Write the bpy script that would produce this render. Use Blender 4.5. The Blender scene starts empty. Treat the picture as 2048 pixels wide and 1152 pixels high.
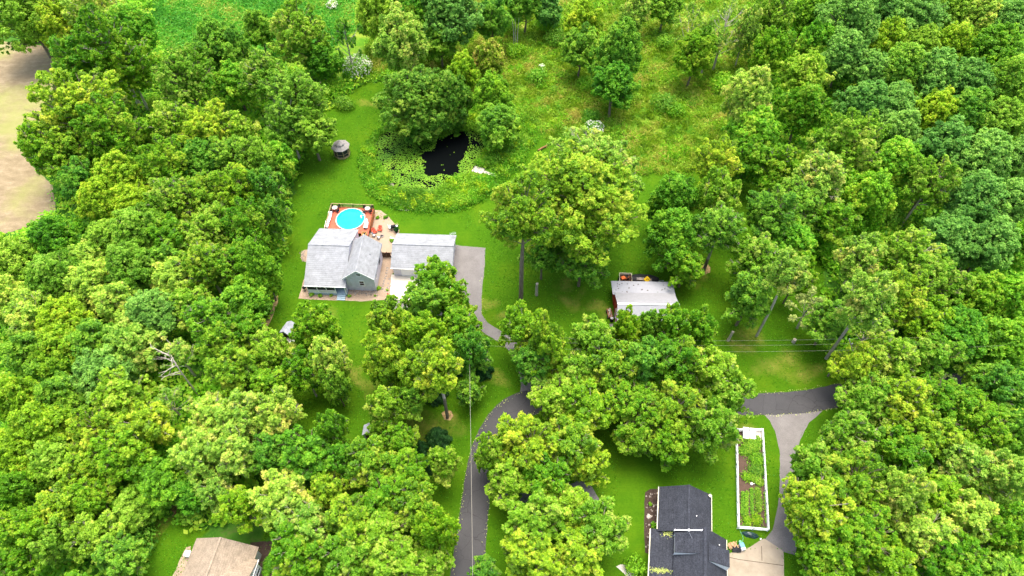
import bpy, math, random
import numpy as np
from mathutils import Vector, Matrix

# ------------------------------------------------------------------ camera, sky, sun, exposure
S = bpy.context.scene
FPX, PITCH, CAMH = 1384.0, math.radians(53.5), 100.0
cd = bpy.data.cameras.new('camera'); cam = bpy.data.objects.new('camera', cd)
S.collection.objects.link(cam); S.camera = cam
cd.sensor_width = 36.0; cd.lens = 36.0 * FPX / 2048.0; cd.clip_start = 0.5; cd.clip_end = 6000
cam.location = (0, 0, CAMH); cam.rotation_euler = (math.pi/2 - PITCH, 0, 0)
SUN_EL, SUN_AZ = math.radians(77), math.radians(14)      # azimuth from +Y (away from the camera) towards +X
w = bpy.data.worlds.new('World'); S.world = w; w.use_nodes = True
wn = w.node_tree.nodes; bg = wn['Background']; sky = wn.new('ShaderNodeTexSky')
sky.sky_type = 'NISHITA'; sky.sun_disc = False; sky.sun_elevation = SUN_EL; sky.sun_rotation = SUN_AZ
sky.air_density = 1.0; sky.dust_density = 6.0
w.node_tree.links.new(sky.outputs[0], bg.inputs[0]); bg.inputs[1].default_value = 0.15
sd = bpy.data.lights.new('sun', 'SUN'); sun = bpy.data.objects.new('sun', sd); S.collection.objects.link(sun)
sd.energy = 1.05; sd.angle = math.radians(38); sd.color = (1, .95, .86)
sv = Vector((math.sin(SUN_AZ)*math.cos(SUN_EL), math.cos(SUN_AZ)*math.cos(SUN_EL), math.sin(SUN_EL)))
sun.rotation_euler = sv.to_track_quat('Z', 'Y').to_euler()
S.view_settings.view_transform = 'Standard'; S.view_settings.look = 'None'
S.view_settings.exposure = 1.72; S.view_settings.gamma = 1.0
S.render.engine = 'CYCLES'
S.cycles.max_bounces = 7; S.cycles.diffuse_bounces = 5; S.cycles.transmission_bounces = 5; S.cycles.transparent_max_bounces = 4

COL = S.collection
rng = np.random.default_rng(11); random.seed(5)
cF = np.array([0, math.cos(PITCH), -math.sin(PITCH)]); cU = np.array([0, math.sin(PITCH), math.cos(PITCH)])
def at(px, py, z=0.0):
    """place on the level z that was surveyed at photo point (px, py)"""
    d = cF + np.array([1., 0, 0])*(px-1024)/FPX - cU*(py-576)/FPX
    t = (z-CAMH)/d[2]
    return (float(d[0]*t), float(d[1]*t), z)
def scale_at(p):
    v = np.array(p)-np.array([0, 0, CAMH]); return FPX/float(v@cF)

# ------------------------------------------------------------------ materials
M = {}
def nt(name, rough=.85, spec=.2):
    m = bpy.data.materials.new(name); m.use_nodes = True; t = m.node_tree
    b = t.nodes['Principled BSDF']; b.inputs['Roughness'].default_value = rough
    b.inputs['Specular IOR Level'].default_value = spec
    M[name] = m
    return m, t, b
def noise(t, scale, detail=4, rough=.6, co='Object', stretch=None):
    tc = t.nodes.new('ShaderNodeTexCoord'); n = t.nodes.new('ShaderNodeTexNoise')
    n.inputs['Scale'].default_value = scale; n.inputs['Detail'].default_value = detail; n.inputs['Roughness'].default_value = rough
    if stretch:
        mp = t.nodes.new('ShaderNodeMapping'); mp.inputs['Scale'].default_value = stretch
        t.links.new(tc.outputs[co], mp.inputs[0]); t.links.new(mp.outputs[0], n.inputs[0])
    else: t.links.new(tc.outputs[co], n.inputs[0])
    return n.outputs[0]
def ramp(t, fac, stops):
    r = t.nodes.new('ShaderNodeValToRGB'); e = r.color_ramp.elements
    while len(e) < len(stops): e.new(.5)
    for i, (p, c) in enumerate(stops):
        e[i].position = p; e[i].color = (*c, 1)
    t.links.new(fac, r.inputs[0]); return r.outputs[0]
def mix(t, fac, a, b, mode='MIX'):
    n = t.nodes.new('ShaderNodeMix'); n.data_type = 'RGBA'; n.blend_type = mode
    for s, v in ((n.inputs[0], fac), (n.inputs[6], a), (n.inputs[7], b)):
        if hasattr(v, 'is_linked') or isinstance(v, bpy.types.NodeSocket): t.links.new(v, s)
        elif isinstance(v, (int, float)): s.default_value = v
        else: s.default_value = (*v, 1)
    return n.outputs[2]
def bump(t, b, h, strength=.5, dist=.05):
    n = t.nodes.new('ShaderNodeBump'); n.inputs['Strength'].default_value = strength; n.inputs['Distance'].default_value = dist
    t.links.new(h, n.inputs['Height']); t.links.new(n.outputs[0], b.inputs['Normal'])
def simple(name, c, rough=.8, var=.25, sc=3., spec=.2, metal=0., fine=None):
    m, t, b = nt(name, rough, spec)
    n = noise(t, sc, 5)
    lo = tuple(max(0, x*(1-var)) for x in c); hi = tuple(min(1, x*(1+var)) for x in c)
    o = ramp(t, n, [(.3, lo), (.7, hi)])
    if fine:
        n2 = noise(t, fine, 2); o = mix(t, .5, o, ramp(t, n2, [(.35, lo), (.65, hi)]))
    t.links.new(o, b.inputs['Base Color']); b.inputs['Metallic'].default_value = metal
    return m
def shingle(name, c, var=.3):
    m, t, b = nt(name, .9, .15)
    o1 = ramp(t, noise(t, 6, 5, .8), [(.3, tuple(x*(1-var) for x in c)), (.72, tuple(min(1, x*(1+var)) for x in c))])
    o2 = ramp(t, noise(t, .9, 4, .6, stretch=(1, 1, 2)), [(.3, (.78,)*3), (.7, (1.16,)*3)])
    o = mix(t, 1.0, o1, o2, 'MULTIPLY')
    wv = t.nodes.new('ShaderNodeTexWave'); wv.wave_type = 'BANDS'; wv.bands_direction = 'Z'; wv.inputs['Scale'].default_value = 2.2
    wv.inputs['Distortion'].default_value = .6; wv.inputs['Detail'].default_value = 2
    tc = t.nodes.new('ShaderNodeTexCoord'); t.links.new(tc.outputs['Object'], wv.inputs[0])
    o = mix(t, .35, o, ramp(t, wv.outputs[1], [(.0, (.62,)*3), (.25, (1,)*3)]), 'MULTIPLY')
    t.links.new(o, b.inputs['Base Color']); bump(t, b, wv.outputs[1], .4, .03)
    return m
def siding(name, c, axis='Z', sc=2.6, var=.12, dark=.75):
    m, t, b = nt(name, .7, .25)
    o = ramp(t, noise(t, 1.5, 4), [(.3, tuple(x*(1-var) for x in c)), (.7, tuple(min(1, x*(1+var)) for x in c))])
    wv = t.nodes.new('ShaderNodeTexWave'); wv.wave_type = 'BANDS'; wv.bands_direction = axis; wv.wave_profile = 'SAW'; wv.inputs['Scale'].default_value = sc
    tc = t.nodes.new('ShaderNodeTexCoord'); t.links.new(tc.outputs['Object'], wv.inputs[0])
    o = mix(t, .6, o, ramp(t, wv.outputs[1], [(.0, (dark,)*3), (.2, (1,)*3)]), 'MULTIPLY')
    t.links.new(o, b.inputs['Base Color']); bump(t, b, wv.outputs[1], .5, .03)
    return m

shingle('roof_pale', (.25, .263, .272), .20); shingle('roof_dark', (.036, .040, .050), .75); shingle('roof_tan', (.265, .215, .155), .36); shingle('roof_shed', (.30, .32, .36), .2)
siding('siding_blue', (.60, .60, .67)); siding('siding_white', (.72, .72, .70)); siding('siding_red', (.36, .03, .02), 'X', 1.6)
siding('roof_metal', (.285, .295, .32), 'X', 1.1, .05, .80); siding('roof_metal_old', (.235, .24, .255), 'X', 1.1, .07, .82)
siding('deck_wood', (.42, .10, .055), 'X', 3.0, .2, .7); siding('wood_slats', (.33, .12, .045), 'Z', 3.0, .25, .55)
simple('white_paint', (.80, .80, .79), .5, .06); simple('grey_trim', (.10, .115, .13), .6, .1); simple('glass_dark', (.015, .02, .022), .08, .3, spec=.6)
simple('wood_tan', (.34, .26, .13), .8, .3); simple('wood_dark', (.06, .03, .018), .85, .3); simple('screen_dark', (.028, .03, .032), .7, .4)
simple('wood_yellow', (.50, .33, .12), .7, .2); simple('black', (.012, .012, .014), .6, .4); simple('red_plastic', (.62, .075, .04), .5, .12)
simple('step_blue', (.30, .40, .45), .7, .1); simple('grey_metal', (.36, .38, .40), .45, .2, metal=.4); simple('cushion_white', (.80, .80, .84), .7, .05)
simple('gazebo_roof', (.235, .225, .21), .9, .2, 3.); simple('stone', (.22, .19, .16), .9, .4, 2.); simple('stone_pale', (.42, .38, .33), .9, .3, 2.); simple('pole_wood', (.22, .19, .15), .9, .3, 1.5)
simple('blue_plastic', (.10, .25, .45), .4, .15); simple('tarp_dark', (.015, .04, .045), .35, .5, 2., spec=.5); simple('wire', (.22, .21, .17), .5, .1)
simple('yellow_sign', (.80, .52, .01), .5, .05); simple('orange', (.65, .13, .02), .5, .2); simple('rust', (.20, .09, .05), .85, .5, 2.)
simple('hose_green', (.10, .35, .18), .5, .1); simple('firewood', (.45, .28, .15), .9, .4, 4.); simple('cream', (.68, .64, .46), .7, .1)
simple('log_wood', (.22, .12, .05), .9, .3); simple('leaf_litter', (.32, .22, .10), .95, .5, 3.)
m, t, b = nt('bark', .95, .1); o = ramp(t, noise(t, 2.5, 5, .7, stretch=(3, 3, .5)), [(.3, (.10, .075, .05)), (.7, (.26, .22, .16))]); t.links.new(o, b.inputs['Base Color'])
m, t, b = nt('bark_pale', .9, .1); o = ramp(t, noise(t, 2.5, 5, .7, stretch=(3, 3, .5)), [(.3, (.26, .22, .16)), (.7, (.55, .50, .42))]); t.links.new(o, b.inputs['Base Color'])
m, t, b = nt('asphalt', .85, .25)
o = ramp(t, noise(t, .35, 6, .65), [(.3, (.038, .039, .043)), (.7, (.064, .064, .068))])
o = mix(t, .5, o, ramp(t, noise(t, 8, 3, .8), [(.35, (.04,)*3), (.7, (.070, .069, .068))]))
v = t.nodes.new('ShaderNodeTexVoronoi'); v.feature = 'DISTANCE_TO_EDGE'; v.inputs['Scale'].default_value = .32
tc = t.nodes.new('ShaderNodeTexCoord'); mp = t.nodes.new('ShaderNodeVectorMath'); mp.operation = 'ADD'; nn = t.nodes.new('ShaderNodeTexNoise'); nn.inputs['Scale'].default_value = .8
t.links.new(tc.outputs['Object'], nn.inputs[0]); t.links.new(tc.outputs['Object'], mp.inputs[0]); t.links.new(nn.outputs[1], mp.inputs[1]); t.links.new(mp.outputs[0], v.inputs[0])
o = mix(t, .8, o, ramp(t, v.outputs[0], [(.0, (.45,)*3), (.014, (1,)*3)]), 'MULTIPLY'); t.links.new(o, b.inputs['Base Color'])
m, t, b = nt('asphalt_old', .9, .2)
o = ramp(t, noise(t, .5, 6, .7), [(.28, (.12, .116, .112)), (.72, (.215, .208, .20))])
o = mix(t, .45, o, ramp(t, noise(t, 7, 3, .8), [(.35, (.09, .083, .077)), (.7, (.22, .20, .185))])); t.links.new(o, b.inputs['Base Color'])
m, t, b = nt('concrete', .85, .25)
o = ramp(t, noise(t, .6, 6, .65), [(.28, (.215, .18, .13)), (.72, (.32, .275, .205))]); t.links.new(o, b.inputs['Base Color'])
simple('concrete_white', (.50, .46, .39), .8, .12, .8)
m, t, b = nt('gravel', .95, .1)
o = ramp(t, noise(t, 5, 4, .8), [(.3, (.17, .12, .08)), (.7, (.42, .33, .24))]); o = mix(t, .5, o, ramp(t, noise(t, .6, 4), [(.3, (.21, .145, .095)), (.7, (.38, .30, .22))])); t.links.new(o, b.inputs['Base Color']); bump(t, b, noise(t, 9, 3), .6, .04)
simple('patio_sand', (.30, .225, .155), .95, .12, 1.2, fine=8)
simple('soil', (.085, .055, .040), .95, .35, 1.5, fine=7); simple('mulch_dark', (.050, .034, .026), .95, .5, 2., fine=7)
m, t, b = nt('straw_field', .95, .1)
o = ramp(t, noise(t, .5, 12, .85, stretch=(.5, 1.0, 1)), [(.3, (.125, .098, .055)), (.5, (.215, .170, .100)), (.72, (.34, .28, .18))])
o = mix(t, ramp(t, noise(t, .05, 5, .6), [(.5, (0,)*3), (.62, (.6,)*3)]), o, (.22, .25, .06)); fw = t.nodes.new('ShaderNodeTexWave'); fw.bands_direction = 'DIAGONAL'; fw.inputs['Scale'].default_value = .55; fw.inputs['Distortion'].default_value = 9; fw.inputs['Detail'].default_value = 4; fw.inputs['Detail Scale'].default_value = .6
tcf = t.nodes.new('ShaderNodeTexCoord'); t.links.new(tcf.outputs['Object'], fw.inputs[0]); o = mix(t, .0, o, ramp(t, fw.outputs[1], [(.1, (.72,)*3), (.6, (1.08,)*3)]), 'MULTIPLY'); t.links.new(o, b.inputs['Base Color']); bump(t, b, noise(t, 3, 5, .8), .7, .08)
m, t, b = nt('pond_water', .04, .5); b.inputs['Base Color'].default_value = (.003, .004, .004, 1); b.inputs['Specular IOR Level'].default_value = 0
m, t, b = nt('pool_water', .05, .5)
o = ramp(t, noise(t, .5, 3), [(.3, (.006, .42, .47)), (.7, (.015, .50, .52))]); b.inputs['Specular IOR Level'].default_value = .15; t.links.new(o, b.inputs['Base Color']); bump(t, b, noise(t, 4, 2), .15, .02)

# ground: three surveyed zones held as an attribute, everything else is woodland floor
m, t, b = nt('ground', .95, .08)
za = t.nodes.new('ShaderNodeAttribute'); za.attribute_name = 'zone'; sp = t.nodes.new('ShaderNodeSeparateColor'); t.links.new(za.outputs[0], sp.inputs[0])
woods = ramp(t, noise(t, .5, 6, .7), [(.25, (.02, .08, .006)), (.55, (.045, .13, .012)), (.8, (.11, .10, .04))])
lawn = ramp(t, noise(t, .10, 8, .68), [(.28, (.020, .072, .0015)), (.48, (.038, .108, .002)), (.62, (.062, .132, .003)), (.78, (.115, .155, .006))])
lawn = mix(t, .35, lawn, ramp(t, noise(t, 2.2, 4, .7, stretch=(1, 2.5, 1)), [(.3, (.024, .085, .0015)), (.7, (.08, .185, .004))]))
mw = t.nodes.new('ShaderNodeTexWave'); mw.bands_direction = 'Y'; mw.inputs['Scale'].default_value = .33; mw.inputs['Distortion'].default_value = 1.2; mw.inputs['Detail Scale'].default_value = .3
tcm = t.nodes.new('ShaderNodeTexCoord'); t.links.new(tcm.outputs['Object'], mw.inputs[0])
lawn = mix(t, .18, lawn, ramp(t, mw.outputs[1], [(.0, (.86,)*3), (1., (1.08,)*3)]), 'MULTIPLY')
dry = ramp(t, noise(t, .5, 6, .7), [(.3, (.14, .17, .015)), (.7, (.36, .27, .075))])
pn = noise(t, .9, 8, .8)
dm = t.nodes.new('ShaderNodeMath'); dm.operation = 'MULTIPLY_ADD'; t.links.new(sp.outputs[2], dm.inputs[0]); t.links.new(pn, dm.inputs[1]); dm.inputs[2].default_value = 0
ds = t.nodes.new('ShaderNodeMapRange'); t.links.new(dm.outputs[0], ds.inputs[0]); ds.inputs[1].default_value = .15; ds.inputs[2].default_value = .85
lawn = mix(t, ds.outputs[0], lawn, dry)
mead = ramp(t, noise(t, .14, 7, .72), [(.28, (.03, .115, .006)), (.46, (.07, .18, .010)), (.60, (.16, .23, .02)), (.75, (.30, .27, .08))])
o = mix(t, sp.outputs[1], woods, mead); o = mix(t, sp.outputs[0], o, lawn); t.links.new(o, b.inputs['Base Color'])
bump(t, b, noise(t, 3, 4, .7), .5, .08)

# foliage palettes: (shade-grown leaf, mature leaf, young leaf)
PAL = {'L': ((0.0683, 0.175, 0.0096), (0.168, 0.34, 0.012), (0.357, 0.52, 0.048)), 'M': ((0.0442, 0.1563, 0.0126), (0.1104, 0.2884, 0.0177), (0.2318, 0.4326, 0.0443)),
       'B': ((0.0548, 0.1668, 0.025), (0.1166, 0.2919, 0.0454), (0.2331, 0.467, 0.0851)), 'P': ((0.097, 0.2294, 0.0226), (0.2166, 0.3985, 0.045), (0.4104, 0.5796, 0.117)),
       'E': ((0.0372, 0.1331, 0.006), (0.0887, 0.2722, 0.012), (0.2145, 0.4356, 0.026)), 'O': ((0.063, 0.168, 0.01), (0.147, 0.322, 0.02), (0.2835, 0.476, 0.06)),
       'Y': ((0.0831, 0.1905, 0.006), (0.1828, 0.3683, 0.014), (0.3489, 0.5715, 0.035)), 'T': ((0.1319, 0.1936, 0.049), (0.2639, 0.3872, 0.0979), (0.4223, 0.5082, 0.1958)),
       'K': ((0.0158, 0.066, 0.0144), (0.0317, 0.132, 0.0252), (0.066, 0.198, 0.0396)), 'S': ((0.0475, 0.18, 0.0086), (0.1296, 0.36, 0.0172), (0.3024, 0.576, 0.0429)),
       'W': ((.62, .64, .45), (.80, .80, .66), (.86, .86, .80)), 'R': ((.05, .17, .004), (.115, .29, .008), (.26, .42, .03)),
       'G': ((0.0552, 0.1478, 0.0048), (0.1288, 0.2495, 0.0112), (0.3312, 0.351, 0.08)), 'H': ((0.0413, 0.1323, 0.0108), (0.0863, 0.238, 0.018), (0.225, 0.3835, 0.045)), 'V': ((0.0484, 0.1878, 0.0203), (0.099, 0.3179, 0.0304), (0.396, 0.4335, 0.0845)),
       'Q': ((0.07, 0.19, 0.0078), (0.15, 0.33, 0.0156), (0.34, 0.52, 0.078))}
for k, (a, c, d) in PAL.items():
    if k not in 'WK': a, c, d = [(min(.8, q[0]*1.95), min(.8, q[1]*1.68), q[2]*1.5) for q in (a, c, d)]; d = tuple(x*.78 for x in d)
    m = bpy.data.materials.new('leaves_'+k.lower()); m.use_nodes = True; t = m.node_tree; M['leaf'+k] = m
    b = t.nodes['Principled BSDF']; b.inputs['Roughness'].default_value = .55; b.inputs['Specular IOR Level'].default_value = .25
    at_ = t.nodes.new('ShaderNodeAttribute'); at_.attribute_name = 'v'
    o = ramp(t, at_.outputs['Fac'], [(.05, a), (.5, c), (.95, d)])
    oi = t.nodes.new('ShaderNodeObjectInfo'); hs = t.nodes.new('ShaderNodeHueSaturation')
    r1 = t.nodes.new('ShaderNodeMapRange'); t.links.new(oi.outputs['Random'], r1.inputs[0]); r1.inputs[3].default_value = .487; r1.inputs[4].default_value = .513
    r2 = t.nodes.new('ShaderNodeMapRange'); t.links.new(oi.outputs['Random'], r2.inputs[0]); r2.inputs[3].default_value = 1.12; r2.inputs[4].default_value = .86
    t.links.new(r1.outputs[0], hs.inputs['Hue']); t.links.new(r2.outputs[0], hs.inputs['Value']); t.links.new(o, hs.inputs['Color'])
    t.links.new(hs.outputs[0], b.inputs['Base Color'])
    tr = t.nodes.new('ShaderNodeBsdfTranslucent'); t.links.new(hs.outputs[0], tr.inputs[0])
    ms = t.nodes.new('ShaderNodeMixShader'); ms.inputs[0].default_value = .52
    t.links.new(b.outputs[0], ms.inputs[1]); t.links.new(tr.outputs[0], ms.inputs[2]); t.links.new(ms.outputs[0], t.nodes['Material Output'].inputs[0])

# ------------------------------------------------------------------ mesh helpers
class MB:
    def __init__(s): s.v = []; s.f = []
    def add(s, vs, fs):
        o = len(s.v); s.v += [tuple(map(float, p)) for p in vs]; s.f += [tuple(i+o for i in f) for f in fs]; return s
    def box(s, x0, x1, y0, y1, z0, z1):
        return s.add([(x0,y0,z0),(x1,y0,z0),(x1,y1,z0),(x0,y1,z0),(x0,y0,z1),(x1,y0,z1),(x1,y1,z1),(x0,y1,z1)],
                     [(0,3,2,1),(4,5,6,7),(0,1,5,4),(1,2,6,5),(2,3,7,6),(3,0,4,7)])
    def bar(s, p, q, w, h=None):
        h = h or w; p = Vector(p); q = Vector(q); d = (q-p).normalized()
        up = Vector((0,0,1)) if abs(d.z) < .95 else Vector((1,0,0))
        a = d.cross(up).normalized()*w/2; c = a.cross(d).normalized()*h/2
        return s.add([p-a-c,p+a-c,p+a+c,p-a+c,q-a-c,q+a-c,q+a+c,q-a+c], [(0,3,2,1),(4,5,6,7),(0,1,5,4),(1,2,6,5),(2,3,7,6),(3,0,4,7)])
    def tube(s, pts, rs, n=6):
        pts = [Vector(p) for p in pts]; vs = []; fs = []
        for i, p in enumerate(pts):
            d = (pts[min(i+1, len(pts)-1)]-pts[max(i-1, 0)]).normalized()
            up = Vector((0,0,1)) if abs(d.z) < .9 else Vector((1,0,0))
            a = d.cross(up).normalized(); c = a.cross(d)
            for k in range(n):
                th = 2*math.pi*k/n; vs.append(p+(a*math.cos(th)+c*math.sin(th))*rs[i])
        for i in range(len(pts)-1):
            for k in range(n): fs.append((i*n+k, i*n+(k+1)%n, (i+1)*n+(k+1)%n, (i+1)*n+k))
        fs.append(tuple(reversed(range(n)))); fs.append(tuple((len(pts)-1)*n+k for k in range(n)))
        return s.add(vs, fs)
    def prism(s, pts, z0, z1):      # plan polygon
        n = len(pts)
        return s.add([(x,y,z0) for x,y in pts]+[(x,y,z1) for x,y in pts],
                     [tuple(reversed(range(n))), tuple(range(n, 2*n))]+[(i,(i+1)%n,n+(i+1)%n,n+i) for i in range(n)])
    def ext(s, pts, y0, y1):        # profile in x,z
        n = len(pts)
        return s.add([(x,y0,z) for x,z in pts]+[(x,y1,z) for x,z in pts],
                     [tuple(range(n)), tuple(reversed(range(n, 2*n)))]+[(i,n+i,n+(i+1)%n,(i+1)%n) for i in range(n)])
    def exty(s, pts, x0, x1):       # profile in y,z
        n = len(pts)
        return s.add([(x0,y,z) for y,z in pts]+[(x1,y,z) for y,z in pts],
                     [tuple(reversed(range(n))), tuple(range(n, 2*n))]+[(i,(i+1)%n,n+(i+1)%n,n+i) for i in range(n)])
    def slab(s, pts, t):
        p = [Vector(q) for q in pts]; nn = (p[1]-p[0]).cross(p[2]-p[0]).normalized()
        if nn.z < 0: nn = -nn; p = p[::-1]
        n = len(p)
        return s.add([q for q in p]+[q-nn*t for q in p], [tuple(range(n)), tuple(reversed(range(n, 2*n)))]+[(i,n+i,n+(i+1)%n,(i+1)%n) for i in range(n)])
    def disc(s, c, r, n=24, h=.05, rx=None):
        rx = rx or r
        return s.prism([(c[0]+rx*math.cos(2*math.pi*k/n), c[1]+r*math.sin(2*math.pi*k/n)) for k in range(n)], c[2], c[2]+h)
    def cone(s, c, r0, r1, h, n=8, rot=0):
        vs = [(c[0]+r*math.cos(2*math.pi*k/n+rot), c[1]+r*math.sin(2*math.pi*k/n+rot), c[2]+z) for r, z in ((r0,0),(r1,h)) for k in range(n)]
        return s.add(vs, [tuple(reversed(range(n))), tuple(range(n,2*n))]+[(i,(i+1)%n,n+(i+1)%n,n+i) for i in range(n)])
    def rock(s, c, r, sq=.6):
        n = 7; vs = []
        for z, q in ((-.5, .75), (.15, 1), (.75, .55)):
            for k in range(n):
                th = 2*math.pi*k/n; rr = r*q*random.uniform(.8, 1.15); vs.append((c[0]+rr*math.cos(th), c[1]+rr*math.sin(th), c[2]+z*r*sq))
        fs = [tuple(reversed(range(n))), tuple(range(2*n,3*n))]
        for i in range(2):
            for k in range(n): fs.append((i*n+k, i*n+(k+1)%n, (i+1)*n+(k+1)%n, (i+1)*n+k))
        return s.add(vs, fs)
    def mesh(s, name, mat):
        me = bpy.data.meshes.new(name); me.from_pydata(s.v, [], s.f); me.materials.append(M[mat]); me.update(); return me
def tag(o, label=None, cat=None, group=None, kind=None):
    if label: o['label'] = label
    if cat: o['category'] = cat
    if group: o['group'] = group
    if kind: o['kind'] = kind
    return o
def root(name, loc, rz=0, label=None, cat=None, group=None):
    o = bpy.data.objects.new(name, None); COL.objects.link(o); o.location = loc; o.rotation_euler = (0,0,rz)
    return tag(o, label, cat, group)
def put(name, mb, mat, parent=None, loc=None, label=None):
    me = mb if isinstance(mb, bpy.types.Mesh) else mb.mesh(name, mat)
    o = bpy.data.objects.new(name, me); COL.objects.link(o)
    if parent: o.parent = parent
    if loc is not None: o.location = loc
    if label: o['label'] = label
    return o
def clone(o, parent=None):
    c = o.copy(); COL.objects.link(c); c.parent = parent
    for ch in list(o.children): clone(ch, c)
    return c
def fastmesh(name, V, F4, vatt, mat):
    me = bpy.data.meshes.new(name); n = len(F4); k = F4.shape[1]
    me.vertices.add(len(V)); me.vertices.foreach_set('co', V.astype(np.float32).ravel())
    me.loops.add(n*k); me.loops.foreach_set('vertex_index', F4.astype(np.int32).ravel())
    me.polygons.add(n); me.polygons.foreach_set('loop_start', np.arange(0, n*k, k, dtype=np.int32))
    try: me.polygons.foreach_set('loop_total', np.full(n, k, dtype=np.int32))
    except Exception: pass
    if vatt is not None:
        a = me.attributes.new('v', 'FLOAT', 'POINT'); a.data.foreach_set('value', vatt.astype(np.float32))
    me.materials.append(M[mat]); me.update(calc_edges=True); return me
def leaves(P, N, s, v, asp=1.5, r=rng):
    """one rhombic leaf-spray face per point"""
    n = len(P); N = N/np.linalg.norm(N, axis=1, keepdims=True)
    a = r.normal(size=(n, 3)); a -= (a*N).sum(1, keepdims=True)*N; a /= np.linalg.norm(a, axis=1, keepdims=True); c = np.cross(N, a)
    s = s[:, None]
    V = np.stack([P+a*s*.5*asp, P+c*s*.5, P-a*s*.5*asp, P-c*s*.5], 1).reshape(-1, 3)
    return V, np.arange(4*n).reshape(n, 4), np.repeat(v, 4)
def unit(r, n):
    d = r.normal(size=(n, 3)); return d/np.linalg.norm(d, axis=1, keepdims=True)

# ------------------------------------------------------------------ tree prototypes
def make_tree_meshes(R, style, seed):
    r = np.random.default_rng(seed); rr = random.Random(seed)
    C = R*1.2; clear = {'o': 1.05, 'd': .75, 's': 1.1, 'w': .6}[style]*R; zc = C+clear
    nl, lr, ls = {'o': (30, .27, .66), 'd': (40, .33, .64), 's': (15, .22, .72), 'w': (30, .30, .66)}[style]
    # boughs: tapering plumes that fan up and out of the stem; each carries many small leaf sprays
    g = R/5.4; nl = int({'o': 52, 'd': 62, 's': 26, 'w': 56}[style]*g**.95)
    i = np.arange(nl)+.5; ph = np.arccos(1-1.66*i/nl); th = math.pi*(1+5**.5)*i
    D = np.stack([np.cos(th)*np.sin(ph), np.sin(th)*np.sin(ph), np.cos(ph)], 1)+r.normal(size=(nl, 3))*.13
    D /= np.linalg.norm(D, axis=1, keepdims=True)
    bl = r.normal(size=(7, 3)); bl /= np.linalg.norm(bl, axis=1, keepdims=True)          # a few bulges and hollows
    bw = r.uniform(-.34, .26, 7); env = 1+sum(w_*np.clip(D@b_, 0, 1)**3 for w_, b_ in zip(bw, bl))
    rad = env*r.uniform(*({'o': (.64, 1.18), 's': (.6, 1.2)}.get(style, (.80, 1.14))), nl)*np.where(r.random(nl) < .14, .72, 1)
    egg = np.where(D[:, 2] > 0, 1-.33*D[:, 2]**1.3 if False else 1-.33*np.abs(D[:, 2])**1.3, 1.0)[:, None]
    TIP = D*rad[:, None]*np.array([R, R, C])*np.hstack([egg, egg, np.ones((nl, 1))])
    q0 = {'o': .90, 'd': 1.12, 's': .66, 'w': .95}[style]*g**.42
    LR = q0*r.uniform(.75, 1.3, nl); LC = TIP*(1-(LR/np.linalg.norm(TIP, axis=1)))[:, None]
    pr0 = {'o': .30, 'd': .38, 's': .30, 'w': .34}[style]*g**.25
    Ps = []; Ns = []; Vs = []
    for c, q, tip in zip(LC, LR, TIP):
        out = c/np.linalg.norm(c); k = int({'o': 25, 'd': 25, 's': 13, 'w': 24}[style]*r.uniform(.7, 1.3))
        upw = {'o': .95, 'd': .55, 's': .9, 'w': .15}[style]
        ax = out+np.array([0, 0, upw])*r.uniform(.6, 1.4)+r.normal(size=3)*.22; ax /= np.linalg.norm(ax)
        Lp = q*{'o': 3.0, 'd': 2.2, 's': 2.8, 'w': 2.6}[style]*r.uniform(.75, 1.3)
        tt = r.random(k)**.8; wr = q*(.30+.85*np.sin(np.pi*np.clip(tt*.80+.16, 0, 1)))*np.where(tt > .75, .6, 1)
        side = unit(r, k); side -= (side@ax)[:, None]*ax; side /= np.linalg.norm(side, axis=1, keepdims=True)
        pc = tip+ax*((tt-1)*Lp)[:, None]+side*(wr*r.uniform(.55, 1.05, k))[:, None]
        d = side*.8+ax*.5+np.array([0, 0, .35]); d /= np.linalg.norm(d, axis=1, keepdims=True)
        kk = int(k*{'o': .22, 's': .1}.get(style, .45)); t2 = r.random((kk, 1))**.7; inner = np.array([0, 0, -.35*C])*(1-t2)+c*t2; pc = np.vstack([pc, inner+r.normal(size=(kk, 3))*q*.6])
        d = np.vstack([d, np.tile(out, (kk, 1))])
        bt = r.normal()*.19
        m = np.maximum(6, ({'o': 30, 'd': 32, 's': 21, 'w': 34}[style]*r.uniform(.5, 1.5, len(pc))).astype(int))
        idx = np.repeat(np.arange(len(pc)), m); n_ = len(idx); pr = np.repeat(pr0*r.uniform(.6, 1.35, len(pc)), m)[:, None]
        u = unit(r, n_)+d[idx]*.45+np.array([0, 0, .4]); u /= np.linalg.norm(u, axis=1, keepdims=True)
        Ps.append(pc[idx]+u*pr*r.uniform(.3, 1.1, (n_, 1))*np.array([1, 1, 1.2])); Ns.append(u*.6+np.array([0, 0, .35])+r.normal(size=(n_, 3))*.5)
        Vs.append(np.clip(.45+bt+np.repeat(r.normal(size=len(pc))*.13, m)+r.normal(size=n_)*.19, 0, 1))
    P = np.vstack(Ps)+np.array([0, 0, zc]); N = np.vstack(Ns); v = np.concatenate(Vs)
    s0 = {'o': .215, 'd': .235, 's': .205, 'w': .185}[style]*g**.25
    V, F, vv = leaves(P, N, s0*r.uniform(.6, 1.4, len(P)), v, 1.6 if style != 'w' else 2.6, r)
    print('crown', style, R, len(P))
    crown = fastmesh('crown', V, F, vv, 'leafL')
    tb = MB(); top = zc+.35*C; r0 = .052*R
    b1 = (rr.uniform(-.04, .04)*R, rr.uniform(-.04, .04)*R)
    tp = [(0, 0, -.1), (b1[0], b1[1], clear*.6), (b1[0]*2, b1[1]*2, clear*1.1), (b1[0], b1[1], zc), (0, 0, top)]
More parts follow.
